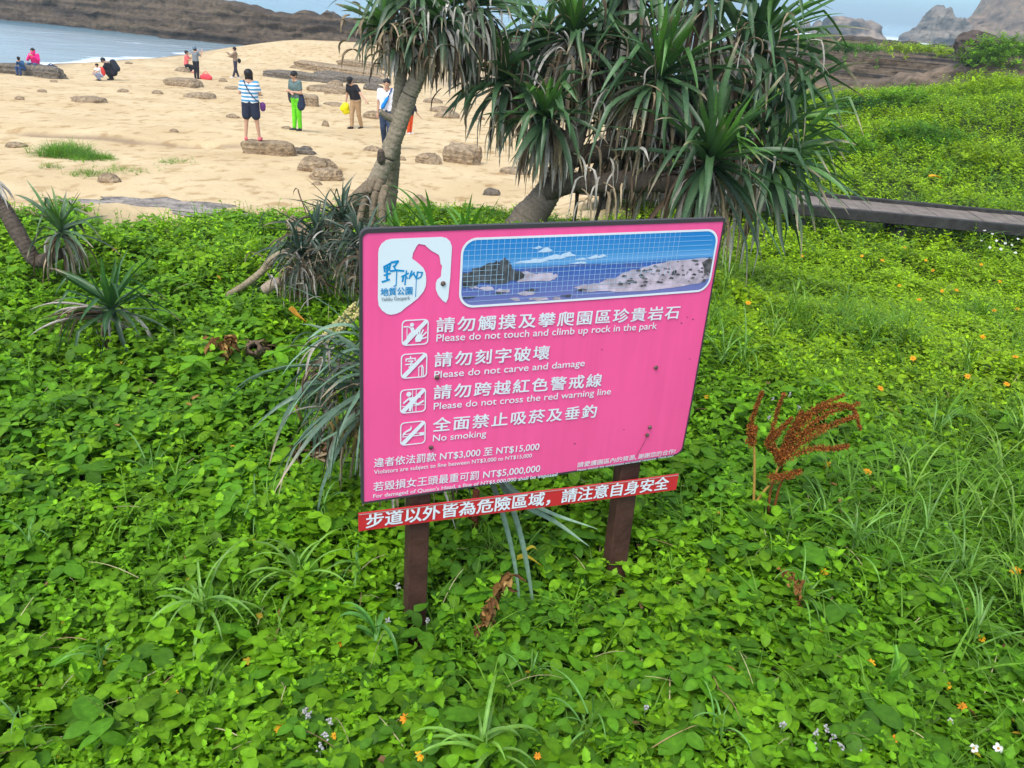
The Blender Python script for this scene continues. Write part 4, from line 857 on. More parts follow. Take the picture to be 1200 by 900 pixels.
rosB = [(905, 192, .05, .82, (.85, -.35, .5), 62, 34, None), (832, 190, -.35, .88, (.25, -.55, .9), 95, 60, 'foremost drooping leaf crown with upright bright centre'), (772, 92, -.1, .86, (.05, -.45, 1), 85, 60, None), (640, 138, -.25, .54, (-.12, -.5, 1), 70, 90, None), (592, 96, 0, .60, (-.45, -.3, .9), 64, 60, None),
        (672, 42, .1, .72, (-.05, -.4, 1), 66, 110, None), (882, 58, .35, .92, (.6, -.2, .8), 75, 40, None), (830, -5, .4, .85, (.25, -.2, 1), 70, 50, None), (735, -15, .45, .85, (0, -.2, 1), 70, 60, None), (892, 150, .35, .95, (.85, 0, .55), 75, 45, None), (712, 70, .5, .75, (-.1, -.1, 1), 46, 120, None), (640, 60, .4, .7, (-.3, -.1, 1), 44, 120, None), (735, 150, .45, .75, (0, -.3, .9), 55, 80, None), (800, 130, .5, .8, (.3, 0, .9), 60, 60, None)]
for k, (u, v, dy, L, ax, ng, nd, lb) in enumerate(rosB): rosette(tb, A_(u, v, dy), ax, L*1.04, int(ng*.8), int(nd*1.0), 200+k, w=.058, label=lb)
q = MB(); r = np.random.default_rng(77)
for k in range(80):                                # withered leaves hanging in a curtain from the level branches
    u = r.uniform(690, 850); p = A_(u, r.uniform(165, 215), r.uniform(-.3, .2)); strap(q, leaf_curve(p, (r.normal(0, .4), r.normal(-.2, .4), r.uniform(-.3, .3)), r.uniform(.2, .48), 5, kink=r.uniform(.2, .6) if r.random() < .4 else None, wob=.08), r.uniform(.012, .03), (D_TAN, D_DARK, D_GREY, D_DARK)[k % 4]*r.uniform(.5, 1.1), .6, twist=r.normal(0, 1.5))
for k in range(26):
    u, v = ((850, 260), (700, 225), (815, 235))[k % 3]; p = A_(u+r.normal(0, 14), v+r.normal(0, 10), -.3); strap(q, leaf_curve(p, (r.normal(0, .5), -.3, .1), r.uniform(.3, .5), 5, kink=.3, wob=.08), r.uniform(.015, .03), (D_TAN, D_GREY)[k % 2]*r.uniform(.6, 1.1), .5, twist=r.normal(0, 1.2))
for k in range(210):
    u, v = ((640, 120), (592, 90), (690, 60), (770, 110), (850, 180), (730, 150), (880, 70))[k % 7]; p = A_(u+r.normal(0, 34), v+r.normal(0, 34), r.uniform(-.45, .2)); strap(q, leaf_curve(p, (r.normal(0, .8), r.normal(-.3, .6), r.uniform(-.3, .6)), r.uniform(.12, .36), r.uniform(2, 5), kink=r.uniform(.2, .6) if r.random() < .5 else None, wob=.1), r.uniform(.010, .030), (D_TAN, D_GREY, D_GREY, D_DARK, D_TAN*.7)[k % 5]*r.uniform(.6, 1.15), .5, twist=r.normal(0, 1.6))
q.build('dead_leaf_skirt', DRY, tb, off=tb.location)
for (a, b) in (((676, 208), (672, 262)), ((706, 215), (697, 262))):
    bark(tb, [A_(*a, .0), A_((a[0]+b[0])/2+2, (a[1]+b[1])/2, 0), A_(*b, 0), A_(b[0]-2, b[1]+14, 0)], [.017, .016, .015, .015], 'prop_root', (.06, .05, .04), n=8, seg=3)

# the slender leaning one on the left of it
ta = thing('pandanus_tree', 'slender screw pine with two leaning pale trunks on a mound of prop roots', 'tree', tuple(hit(425, 262, canopy)-np.array([0, 0, .08])))
ya = ta.location[1]
A2 = lambda u, v, dy=0.0: at(u, v, ya+dy)
PALEB = (.30, .245, .175)
bark(ta, [A2(418, 262), A2(430, 238), A2(447, 200), A2(463, 160), A2(476, 122), A2(487, 95), A2(502, 62), A2(520, 40)], [.10, .085, .068, .065, .062, .06, .06, .05], 'trunk', PALEB)
bark(ta, [A2(452, 258, .35), A2(457, 225, .3), A2(461, 180, .2), A2(465, 140, .12), A2(468, 110, .08), A2(470, 78, .05), A2(462, 52, 0)], [.065, .062, .056, .05, .047, .045, .04], 'trunk', PALEB)
bark(ta, [A2(462, 140), A2(453, 136, -.03), A2(445, 130, -.06)], [.032, .026, .02], 'broken_branch', PALEB, n=8)
bark(ta, [A2(452, 196), A2(447, 186, -.06), A2(446, 176, -.08)], [.04, .034, .022], 'broken_branch', (.12, .09, .07), n=8)
bark(ta, [A2(515, 50, .1), A2(540, 80, .3), A2(560, 95, .4)], [.05, .045, .04], 'branch', (.12, .1, .08))
bark(ta, [A2(515, 45, 0), A2(545, 15, .2), A2(560, -10, .3)], [.05, .045, .04], 'branch', (.16, .13, .1))
for k, (a, b) in enumerate((((432, 215), (398, 262)), ((436, 212), (408, 268)), ((440, 210), (420, 268)), ((446, 212), (436, 268)), ((430, 222), (385, 262)), ((424, 232), (376, 266)), ((452, 220), (448, 262)))):
    m_ = ((a[0]+b[0])/2-3, (a[1]+b[1])/2-4); bark(ta, [A2(*a, -.02*k), A2(*m_, -.05-.03*k), A2(*b, -.08-.04*k), A2(b[0]-4, b[1]+16, -.1-.04*k)], [.034, .03, .028, .028], 'prop_root', (.20, .155, .105), n=8, seg=4)
for k, (u, v, dy, L, ax, ng, nd) in enumerate(((452, 34, -.05, .36, (-.5, -.35, .9), 40, 50), (515, 26, .0, .44, (0, -.4, 1), 44, 60), (488, -8, .1, .6, (-.1, -.3, 1), 55, 60), (560, 6, .3, .6, (.2, -.2, 1), 55, 60), (536, 50, .3, .36, (.2, -.4, .7), 26, 60), (480, 52, -.05, .24, (-.3, -.6, .5), 8, 50))):
    rosette(ta, A2(u, v, dy), ax, L, ng, nd, 300+k, w=.050, tones=(G_NEW, G_MID*1.1, np.array([.06, .095, .05])))

q = MB()
for k in range(200):
    u, v = ((470, 40), (505, 40), (540, 30), (490, 70), (450, 55))[k % 5]; p = A2(u+r.normal(0, 20), v-14+r.normal(0, 16), r.uniform(-.3, .3)); strap(q, leaf_curve(p, (r.normal(0, .9), r.normal(-.3, .6), r.uniform(-.3, .6)), r.uniform(.08, .22), r.uniform(2, 5), kink=r.uniform(.2, .6) if r.random() < .5 else None, wob=.1), r.uniform(.010, .026), (D_TAN, D_GREY, D_GREY, D_DARK, D_TAN*.7)[k % 5]*r.uniform(.6, 1.15), .5, twist=r.normal(0, 1.6))
q.build('dead_leaf_skirt', DRY, ta, off=ta.location)
# small ones around
def young(u, v, L, ng, nd, seed, label, ax=(0, -.2, 1), w=.036, tones=None, y=None, lift=.05, droop=1.0, group=None):
    P = hit(u, v, canopy) if y is None else at(u, v, y)
    t = thing('young_pandanus', label, 'plant', (P[0], P[1], float(canopy(P[0], P[1]))-.1), 0, group)
    rosette(t, P+np.array([0, 0, lift]), ax, L, ng, nd, seed, w=w, tones=tones, droop=droop); return t, P
t, P = young(72, 282, .34, 34, 34, 401, 'small screw pine with a curved trunk and hanging dead leaves at the left edge', ax=(.15, -.2, 1), y=4.9, w=.026, tones=(np.array([.11, .25, .03]), np.array([.07, .14, .05]), np.array([.07, .10, .06])))
bark(t, [at(-8, 230, 4.95), at(8, 250, 4.95), at(28, 285, 4.9), at(44, 306, 4.9), at(70, 296, 4.9)], [.042, .045, .045, .042, .04], 'trunk', (.115, .09, .07))
q = MB(); r = np.random.default_rng(5)
for k in range(7): strap(q, leaf_curve(at(-14, 215, 4.95), (r.uniform(.3, 1), r.normal(0, .3), r.uniform(-.1, .5)), r.uniform(.12, .24), 2, wob=.03), .02, D_GREY*r.uniform(.6, 1.1), .4)
q.build('dead_leaf_skirt', DRY, t, off=t.location)
young(133, 372, .42, 40, 22, 402, 'dark green young screw pine growing low in the creeper at the left', ax=(.05, -.25, 1), y=4.15, w=.027, tones=(np.array([.06, .16, .03]), np.array([.04, .115, .03]), np.array([.04, .085, .035])), droop=.75)
q = MB()
t = thing('dead_frond', 'fan of dry brown dead leaves lying on the creeper beside the dark young screw pine', 'dead leaves', tuple(at(95, 372, 4.2)))
for k in range(14): strap(q, leaf_curve(at(118+r.normal(0, 4), 366+r.normal(0, 5), 4.15), (-1, r.normal(-.2, .3), r.uniform(-.05, .45)), r.uniform(.2, .36), r.uniform(.3, 1.2), kink=.6 if k % 3 == 0 else None, wob=.03), r.uniform(.015, .03), (D_TAN*.7, D_DARK, D_GREY*.8)[k % 3], .5)
q.build('leaf', DRY, t, off=t.location)
GD = (G_GREY*.75, np.array([.045, .075, .045]), np.array([.05, .065, .045]))
r = np.random.default_rng(66)
for k, (u, v, y, L, lb) in enumerate(((402, 268, 5.3, .36, 'dark greyish young screw pine clump directly left of the prop roots'), (372, 290, 5.0, .34, 'dark greyish young screw pine clump between the log and the prop roots'), (352, 308, 4.8, .30, 'dark greyish young screw pine lowest beside the fallen log'), (425, 300, 4.7, .34, 'dark young screw pine clump behind the top left corner of the board'))):
    t, P = young(u, v, L, 46, 50, 410+k, lb, y=y, tones=GD, w=.018, droop=1.5); q = MB()
    for j in range(70):
        p = at(u+r.normal(0, 24), v+r.normal(6, 20), y+r.uniform(-.25, .1)); strap(q, leaf_curve(p, (r.normal(0, .9), r.normal(-.3, .6), r.uniform(-.2, .7)), r.uniform(.08, .30), r.uniform(1.5, 4), wob=.1), r.uniform(.006, .016), (D_TAN*.8, D_GREY*.7, D_DARK, GD[1]*1.3, GD[2])[j % 5]*r.uniform(.6, 1.2), .4, twist=r.normal(0, 1))
    q.build('tangled_leaf', DRY, t, off=t.location)
# the big grey-green strap plant behind the board
t, P = young(455, 478, .62, 66, 90, 430, 'big grey green strap leaved plant half hidden behind the left side of the board', ax=(-.15, -.1, 1), y=2.98, w=.024, tones=(np.array([.10, .19, .10]), np.array([.11, .19, .12]), np.array([.08, .13, .085])), droop=1.7, lift=.10)
q = MB(); gg = np.array([.17, .28, .18])
for pts in ([(470, 440), (430, 400), (395, 392), (352, 416), (330, 440)], [(468, 450), (425, 412), (390, 425), (350, 470), (332, 500)], [(470, 445), (430, 428), (400, 438), (372, 458), (352, 474)], [(465, 470), (430, 480), (405, 498), (390, 530), (386, 560)], [(470, 440), (420, 388), (385, 384), (360, 398)], [(460, 480), (425, 490), (400, 506), (375, 520), (352, 545)],
            [(545, 520), (572, 560), (590, 610), (604, 670), (611, 732)], [(548, 515), (585, 565), (607, 620), (620, 680), (628, 735)], [(560, 530), (600, 575), (640, 600), (700, 620)], [(565, 540), (610, 590), (650, 612), (690, 640)]):
    S = spline([at(u, v, 2.92-.05*i if pts[0][0] < 500 else 2.72-.06*i) for i, (u, v) in enumerate(pts)], 4); strap(q, S, .026, gg*r.uniform(.75, 1.15), .3, twist=r.normal(0, .3))
q.build('arching_leaf', STRAP, t, off=t.location); q = MB(); r = np.random.default_rng(88)
for k in range(150):
    p = at(r.uniform(372, 435), r.uniform(395, 500), r.uniform(2.85, 3.2)); strap(q, leaf_curve(p, (r.normal(-.4, .6), r.normal(-.2, .5), r.uniform(-.3, .5)), r.uniform(.08, .28), r.uniform(1.5, 5), wob=.08), r.uniform(.004, .012), (D_TAN*.7, D_DARK, gg*.7, D_GREY*.7, gg*.5)[k % 5]*r.uniform(.6, 1.2), .4, twist=r.normal(0, 1)) if k else None
q.build('tangled_leaf', DRY, t, off=t.location)
for k, (u, v) in enumerate(((392, 505), (402, 512), (372, 505), (410, 500), (425, 520), (395, 490), (416, 516), (350, 484))):
    mb = MB(); p = at(u, v, 2.9); d = np.array([r.normal(0, .02), -.01, .035+.02*r.random()]); tube(mb, [p-d, p, p+d], [.006, .007, .006], np.array([.50, .34, .12])*r.uniform(.6, 1.1), n=7); mb.build('cut_stem', PAINT, t, off=t.location)
# pale flower spikes over it
for k, (pts, lb) in enumerate((([(372, 405), (385, 388), (402, 372), (416, 358)], 'pale yellow seed spike, left one of two beside the board'), ([(384, 402), (398, 386), (412, 374), (424, 362)], 'pale yellow seed spike, right one of two beside the board'))):
    t2 = thing('seed_spike', lb, 'plant', tuple(at(*pts[0], 3.3))); S = spline([at(*p, 3.3) for p in pts], 8); mb = MB(); tube(mb, S, [.009, .011, .010, .006], (.30, .30, .10), n=7); mb.build('stalk', PAINT, t2, off=t2.location); mb = MB()
    for p in S[4:]:
        for j in range(7):
            d = r.normal(0, 1, 3); d /= np.linalg.norm(d); tube(mb, [p+d*.004, p+d*.012, p+d*.017], [.003, .0065, .002], np.array([.52, .46, .18])*r.uniform(.7, 1.1), n=6)
    mb.build('flower_head', PAINT, t2, off=t2.location)
# bright upright blades behind the top edge of the board
for k, (u, v, L, n_, lb) in enumerate(((512, 262, .42, 9, 'bright green tuft of broad upright blades behind the top edge of the board'), (548, 268, .36, 8, 'broad bladed green tuft right of the upright one behind the board'), (470, 262, .26, 12, 'small leafy shoot at the foot of the leaning trunk'))):
    P = at(u, v, 5.0-.1*k); t = thing('broad_leaf_tuft', lb, 'plant', tuple(P)); mb = MB()
    for j in range(n_): strap(mb, leaf_curve(P+np.array([r.normal(0, .03), r.normal(0, .03), -.12]), (r.normal(0, .45), r.normal(-.1, .4), 1), L*r.uniform(.6, 1.2), r.uniform(.2, 1.6)), .032, np.array([.10, .27, .03])*r.uniform(.6, 1.2), .25)
    mb.build('leaf', STRAP, t, off=t.location)
# fallen wood
def log(name, label, pts, y, R, tone, hollow=False):
    t = thing(name, label, 'log', tuple(at(*pts[0], y))); bark(t, [at(u, v, y) for u, v in pts], R, 'wood', tone, n=12, seg=5); return t
log('dead_log', 'short upright broken trunk stub sticking out of the creeper crest', [(366, 300), (356, 278), (345, 264), (338, 256)], 5.5, [.05, .055, .05, .04], (.34, .26, .17))
log('dead_branch', 'long thin dead branch slanting through the creeper', [(262, 348), (285, 335), (305, 320), (322, 302), (345, 292)], 4.8, [.016, .02, .022, .024, .02], (.30, .24, .16))
log('dead_log', 'pale dead wood end beneath the dark screw pine clump', [(310, 340), (318, 334), (328, 330)], 4.6, [.03, .032, .028], (.33, .26, .19))
P = at(298, 410, 4.06); t = thing('tree_stump', 'hollow broken stump with a dark round hole among the creeper', 'stump', tuple(P)); mb = MB(); r = np.random.default_rng(9)
n_ = 16
ax_ = np.array([.15, -.75, .6]); ax_ /= np.linalg.norm(ax_); _, e1, e2 = frame(ax_); V = []
for (s, rr) in ((-.16, .062), (-.05, .050), (.02, .040), (.045, .032), (.045, .022), (-.02, .020), (-.12, .017)):
    for k in range(n_): V.append(P+ax_*(s+r.normal(0, .006))+(e1*math.cos(k*6.2832/n_)+e2*math.sin(k*6.2832/n_))*rr*(1+r.normal(0, .15)))
mb.add(V, [(i*n_+k, i*n_+(k+1) % n_, (i+1)*n_+(k+1) % n_, (i+1)*n_+k) for i in range(6) for k in range(n_)], (.15, .105, .070)); mb.C[0] = mb.C[0].copy(); mb.C[0][n_*5:] = (.02, .012, .01)
mb.build('wood', BARKB, t, off=t.location); mb = MB()
for k in range(60): a = r.uniform(0, 6.28); d = e1*math.cos(a)+e2*math.sin(a); strap(mb, leaf_curve(P+d*.042-ax_*r.uniform(.0, .12), d*.5-ax_*r.uniform(.2, 1.2)+r.normal(0, .25, 3), r.uniform(.04, .13), 2, kink=.5), r.uniform(.006, .02), np.array([.26, .17, .10])*r.uniform(.5, 1.2), .4)
mb.build('torn_fibre', DRY, t, off=t.location)
# ---------------------------------------------------------------- people on the beach
def cmat(name, r, g, b, rough=.85): return mat(name, rgb(r, g, b), rough, .14, 9, .9, 13)
SKIN = mat('skin', (.50, .29, .19), .55); HAIR = mat('black_hair', (.012, .010, .010), .5); EYE_M = mat('dark_eye', (.01, .008, .008), .3)
def capsule(mb, p0, p1, r0, r1=None, flat=None, n=12):
    r1 = r0 if r1 is None else r1; p0, p1 = np.asarray(p0, float), np.asarray(p1, float); d = p1-p0; L = np.linalg.norm(d); d = d/L if L > 1e-6 else np.array([0, 0, 1.])
    P, R = [], []
    for a in np.linspace(-1.5, 0, 4): P.append(p0+d*math.sin(a)*r0); R.append(math.cos(a)*r0)
    for a in np.linspace(0, 1.5, 4): P.append(p1+d*math.sin(a)*r1); R.append(math.cos(a)*r1)
    N = len(P); up = np.array([0, 0, 1.]) if abs(d[2]) < .9 else np.array([0, 1., 0]); a = np.cross(d, up); a /= np.linalg.norm(a); b = np.cross(d, a); V = []
    for p, r in zip(P, R):
        for k in range(n):
            an = 6.28319*k/n; V.append(p+r*(math.cos(an)*a+math.sin(an)*b*(flat or 1)))
    Q = [(i*n+k, i*n+(k+1) % n, (i+1)*n+(k+1) % n, (i+1)*n+k) for i in range(N-1) for k in range(n)]
    V.append(P[0]-d*r0*.01); V.append(P[-1]+d*r1*.01)
    for k in range(0, n, 2): Q.append((N*n, (k+2) % n, (k+1) % n, k)); Q.append((N*n+1, (N-1)*n+k, (N-1)*n+(k+1) % n, (N-1)*n+(k+2) % n))
    mb.add(V, Q, (1, 1, 1))
def fused(name, mb, m, parent, voxel, smooth=3):   # overlapping volumes fused into one continuous skin
    o = mb.build(name, m, parent); q = o.modifiers.new('fuse', 'REMESH'); q.mode = 'VOXEL'; q.voxel_size = voxel; q.use_smooth_shade = True
    s = o.modifiers.new('relax', 'SMOOTH'); s.factor = .5; s.iterations = smooth; return o
BASE = dict(head=(0, .015, 1.545), chin=(0, .055, 1.465), nek=(0, -.01, 1.40), chest=(0, 0, 1.24), waist=(0, 0, 1.04), pel=(0, 0, .92),
            shl=(-.165, -.005, 1.345), ell=(-.205, -.02, 1.08), wrl=(-.215, .05, .85), shr=(.165, -.005, 1.345), elr=(.205, -.02, 1.08), wrr=(.215, .05, .85),
            hil=(-.085, 0, .88), knl=(-.092, .015, .48), anl=(-.095, -.02, .075), hir=(.085, 0, .88), knr=(.092, .015, .48), anr=(.095, -.02, .075))
UPPER = ('head', 'chin', 'nek', 'chest', 'waist', 'shl', 'ell', 'wrl', 'shr', 'elr', 'wrr')
def person(P, h, yaw, label, shirt, legs, shoes, pose=None, lean=0.0, nod=0.0, turn=0.0, sleeve='short', leg='long', girl=.0, voxel=.013, stout=1.0, hair='short', skirt=None, group='visitors on the beach', hood=None, cap=None, feet_yaw=0):
    J = {k: np.array(v, float) for k, v in BASE.items()}
    for k, v in (pose or {}).items(): J[k] = np.array(v, float)
    hip = J['pel'].copy()
    if lean:
        c, s = math.cos(lean), math.sin(lean)
        for k in UPPER:
            if pose and k in pose and k[:2] in ('wr', 'el'): continue
            q = J[k]-hip; J[k] = hip+np.array([q[0], q[1]*c+q[2]*s, -q[1]*s+q[2]*c])
    hd = J['chin']-J['head']
    if nod or turn:
        c, s = math.cos(nod), math.sin(nod); hd = np.array([hd[0], hd[1]*c+hd[2]*s, -hd[1]*s+hd[2]*c]); c, s = math.cos(turn), math.sin(turn); hd = np.array([hd[0]*c-hd[1]*s, hd[0]*s+hd[1]*c, hd[2]]); J['chin'] = J['head']+hd
    fw = np.array([hd[0], hd[1], 0])+1e-6; fw = fw/np.linalg.norm(fw); upv = -hd/np.linalg.norm(hd); fwd = fw-upv*(fw @ upv); fwd /= np.linalg.norm(fwd); rt = np.cross(fwd, upv)
    b = MB(); C_ = lambda a, c, r0, r1=None, **k: capsule(b, J[a] if isinstance(a, str) else a, J[c] if isinstance(c, str) else c, r0, r1, **k)
    hc = J['head']
    C_(hc+upv*.02-fwd*.012, hc+upv*.015+fwd*.012, .086, .078); C_(hc+fwd*.02-upv*.02, J['chin']+fwd*.004, .066, .036)
    C_(hc+fwd*.085-upv*.005, hc+fwd*.098-upv*.04, .010, .015)                       # nose
    for s in (-1, 1): C_(hc+rt*s*.083-upv*.0, hc+rt*s*.086-upv*.045, .014, .010)       # ears
    C_(hc+fwd*.078-upv*.070-rt*.016, hc+fwd*.078-upv*.070+rt*.016, .009)               # mouth
    C_(hc-upv*.06-fwd*.01, 'nek', .052, .055)
    for s, x in (('l', -1), ('r', 1)):
        o1 = np.array([x*.07*stout, 0, 0])
        C_(J['chest']+o1, J['waist']+o1*.75, .105*stout, .090*stout); C_(J['waist']+o1*.7, J['pel']+o1*.9, .088*stout, .10*stout)
        C_('nek', 'sh'+s, .05, .062); C_(J['sh'+s], J['chest']+o1, .065, .10); C_('sh'+s, 'el'+s, .052, .041); C_('el'+s, 'wr'+s, .040, .027)
        C_(J['pel']+o1*.6, 'hi'+s, .098*stout, .10*stout); C_('hi'+s, 'kn'+s, .092*stout, .056); C_('kn'+s, 'an'+s, .054, .034)
        f = J['an'+s]; fd = np.array([math.sin(feet_yaw)+x*.15, math.cos(feet_yaw), 0]); C_(f+np.array([0, -.015, -.04]), f+fd*.14+np.array([0, 0, -.055]), .034, .024); J['to'+s] = f+fd*.14
        w = J['wr'+s]; fa = w-J['el'+s]; fa /= np.linalg.norm(fa); sd_ = np.cross(fa, [0, 1., .2]); sd_ /= np.linalg.norm(sd_); nn = np.cross(fa, sd_)
        C_(w, w+fa*.075, .028, .036, flat=.55)
        for k, (o_, L) in enumerate(((-.027, .062), (-.009, .074), (.009, .070), (.027, .054))): p = w+fa*.085+sd_*o_; m_ = p+fa*L*.55; C_(p, m_, .0095, .0085, n=8); C_(m_, m_+fa*L*.4+nn*L*.3, .0085, .0075, n=8)
        p = w+fa*.03-sd_*.03*x; C_(p, p+fa*.045-sd_*.035*x, .011, .009, n=8)
    o = fused('person', b, SKIN, None, voxel, 2); o.location = P; o.rotation_euler = (0, 0, yaw); k_ = h/1.65; o.scale = (k_,)*3; tag(o, label, 'person', group)
    e = MB()
    for s in (-1, 1): capsule(e, hc+fwd*.083+rt*s*.031+upv*.012, hc+fwd*.086+rt*s*.034+upv*.012, .010, n=8)
    e.build('eyes', EYE_M, o)
    hb = MB(); capsule(hb, hc+upv*.035-fwd*.02, hc+upv*.03+fwd*.018, .098, .088)
    capsule(hb, hc-fwd*.035+upv*.02, hc-fwd*.035-upv*(.05 if hair != 'long' else .16), .085, .06)
    for s in (-1, 1): capsule(hb, hc+rt*s*.05+upv*.04, hc+rt*s*.062-upv*(.005 if hair == 'short' else .10)-fwd*.02, .05, .035)
    if hair == 'puffy': capsule(hb, hc+upv*.05-fwd*.02, hc+upv*.05, .112, .10)
    fused('hair', hb, HAIR, o, voxel)
    c = MB(); g = .014; K = lambda a, d, r0, r1=None: capsule(c, J[a] if isinstance(a, str) else a, J[d] if isinstance(d, str) else d, r0, r1)
    for s, x in (('l', -1), ('r', 1)):
        o1 = np.array([x*.07*stout, 0, 0])
        K(J['chest']+o1, J['waist']+o1*.85, .105*stout+g, .100*stout+g); K(J['waist']+o1*.85, J['pel']+o1*.95+(J['waist']-J['pel'])*.1, .102*stout+g, .106*stout+g); K(J['sh'+s], J['chest']+o1, .066+g, .10+g); K(J['nek']*.6+J['sh'+s]*.4-np.array([0, 0, .012]), 'sh'+s, .045+g, .06+g)
        t = .62 if sleeve == 'short' else 1.0; e1 = J['sh'+s]*(1-t)+J['el'+s]*t; K('sh'+s, e1, .058+g, .050+g)
        if sleeve == 'long': K('el'+s, J['wr'+s]*.95+J['el'+s]*.05, .046+g, .034+g)
    fused('shirt', c, shirt, o, voxel)
    if hood is not None: c = MB(); capsule(c, hc-fwd*.03+upv*.01, hc-fwd*.045-upv*.08, .108, .095); capsule(c, J['nek']-fwd*.05, J['nek']+fwd*.03, .085, .08); fused('hood', c, hood, o, voxel)
    if cap is not None: c = MB(); capsule(c, hc+upv*.05-fwd*.015, hc+upv*.045+fwd*.01, .106, .10); capsule(c, hc+fwd*.07+upv*.05, hc+fwd*.15+upv*.035, .06, .05, flat=.25); fused('cap', c, cap, o, voxel)
    c = MB(); K = lambda a, d, r0, r1=None: capsule(c, J[a] if isinstance(a, str) else a, J[d] if isinstance(d, str) else d, r0, r1)
    for s, x in (('l', -1), ('r', 1)):
        o1 = np.array([x*.07*stout, 0, 0]); K(J['pel']+o1*.6+(J['waist']-J['pel'])*.35, 'hi'+s, .092*stout+g, .105*stout+g); K(J['pel']+o1*.7, J['pel']-o1*.2, .095*stout+g)
        if leg == 'long': K('hi'+s, 'kn'+s, .095*stout+g, .062+g); K('kn'+s, J['an'+s]*.93+J['kn'+s]*.07, .062+g, .046+g)
        else: K('hi'+s, J['hi'+s]*.3+J['kn'+s]*.7, .100*stout+g, .086*stout+g)
    fused('trousers' if leg == 'long' else 'shorts', c, legs, o, voxel)
    for s in 'lr':
        c = MB(); f = J['an'+s]; d = J['to'+s]-f; capsule(c, f+np.array([0, 0, -.035])-d*.15, f+d*1.05+np.array([0, 0, -.048]), .046, .036); fused('shoe', c, shoes, o, voxel)
    return o, J
def world_pt(o, p): k = o.scale[0]; c, s = math.cos(o.rotation_euler[2]), math.sin(o.rotation_euler[2]); return np.array([o.location[0]+k*(p[0]*c-p[1]*s), o.location[1]+k*(p[0]*s+p[1]*c), o.location[2]+k*p[2]])
def feet(u, v): return hit(u, v, canopy)
def bag(name, label, cat, o, p0, p1, r, m, strap_pts=None, flat=.6, sm_=None):
    a, b_ = world_pt(o, p0), world_pt(o, p1); t = thing(name, label, cat, tuple(a)); mb = MB(); k = o.scale[0]; capsule(mb, a-np.array(t.location), b_-np.array(t.location), r*k, r*k*.9, flat=flat); mb.build('pouch', m, t)
    if strap_pts: mb = MB(); tube(mb, spline([world_pt(o, q)-np.array(t.location) for q in strap_pts], 5), .012*k, (1, 1, 1), n=6); mb.build('strap', sm_ or m, t)
    return t
PI = math.pi
STRIPE = bpy.data.materials.new('blue_white_stripes'); STRIPE.use_nodes = True
_N = STRIPE.node_tree; _tc = _N.nodes.new('ShaderNodeTexCoord'); _w = _N.nodes.new('ShaderNodeTexWave'); _w.wave_type = 'BANDS'; _w.bands_direction = 'Z'; _w.inputs['Scale'].default_value = 3.6; _w.inputs['Distortion'].default_value = .35; _w.inputs['Detail'].default_value = 1
_r = _N.nodes.new('ShaderNodeValToRGB'); _r.color_ramp.interpolation = 'CONSTANT'; _r.color_ramp.elements[0].color = (.06, .27, .48, 1); _r.color_ramp.elements[1].position = .5; _r.color_ramp.elements[1].color = (.75, .76, .78, 1)
_N.links.new(_tc.outputs['Object'], _w.inputs['Vector']); _N.links.new(_w.outputs['Fac'], _r.inputs[0]); _N.links.new(_r.outputs[0], _N.nodes['Principled BSDF'].inputs['Base Color']); _N.nodes['Principled BSDF'].inputs['Roughness'].default_value = .85
NAVY, BLACK, DGREY = cmat('navy_cloth', 38, 46, 66), cmat('black_cloth', 30, 28, 34), cmat('dark_grey_cloth', 52, 52, 58)
PINKSHOE, WHITESHOE, DARKSHOE = cmat('pink_shoe', 238, 110, 120), cmat('white_shoe', 215, 210, 208), cmat('dark_shoe', 45, 38, 36)
# 1 woman in stripes
P = at(296, 167, [o_ for o_ in scene.objects if 'feet of the woman in stripes' in (o_.get('label') or '')][0].location[1]-.05)+np.array([0, 0, .05])
o, J = person(P, 1.50, .12, 'woman in blue and white striped shirt and navy shorts standing on the long block', STRIPE, NAVY, PINKSHOE, dict(ell=(-.24, .02, 1.12), wrl=(-.10, .22, 1.16), elr=(.24, .02, 1.12), wrr=(.10, .22, 1.16), anl=(-.15, -.02, .075), knl=(-.12, .01, .48), anr=(.17, .03, .075), knr=(.13, .02, .48)), leg='short', voxel=.010, stout=1.16, hair='puffy', nod=.2)
bag('shoulder_bag', 'purple bag on a dark strap at the hip of the woman in stripes', 'bag', o, (.30, -.02, .86), (.30, -.02, .78), .075, cmat('purple_cloth', 92, 50, 110), [(.27, -.10, .90), (.12, -.175, 1.05), (-.02, -.17, 1.25), (-.11, -.08, 1.42), (-.10, .06, 1.38)], sm_=NAVY)
# 2 green trousers
P = feet(349, 153)
o, J = person(P, 1.56, PI-.55, 'person in lime green trousers looking down at crossed hands', cmat('grey_green_shirt', 92, 112, 110), cmat('lime_cloth', 105, 205, 30), DGREY, dict(ell=(-.23, .05, 1.08), wrl=(.02, .20, 1.10), elr=(.23, .05, 1.08), wrr=(-.04, .22, 1.06), anl=(-.06, -.04, .075), anr=(.08, .05, .075)), lean=.10, nod=.35, voxel=.010, stout=1.0)
bag('tote_bag', 'dark bag carried at the side of the person in lime green trousers', 'bag', o, (.24, -.05, 1.02), (.24, -.06, .84), .13, DGREY, [(.22, -.08, 1.08), (.17, -.05, 1.38), (.16, .08, 1.30)], flat=.5)
t = thing('jacket', 'navy jacket hanging from the waist of the person in lime green trousers', 'jacket', tuple(world_pt(o, (-.13, .02, .9)))); mb = MB(); L0 = np.array(t.location)
capsule(mb, world_pt(o, (-.16, .0, .98))-L0, world_pt(o, (-.19, .02, .70))-L0, .085, .11, flat=.7); capsule(mb, world_pt(o, (-.14, -.05, .98))-L0, world_pt(o, (-.12, -.10, .72))-L0, .07, .09, flat=.7); fused('cloth', mb, NAVY, t, .014)
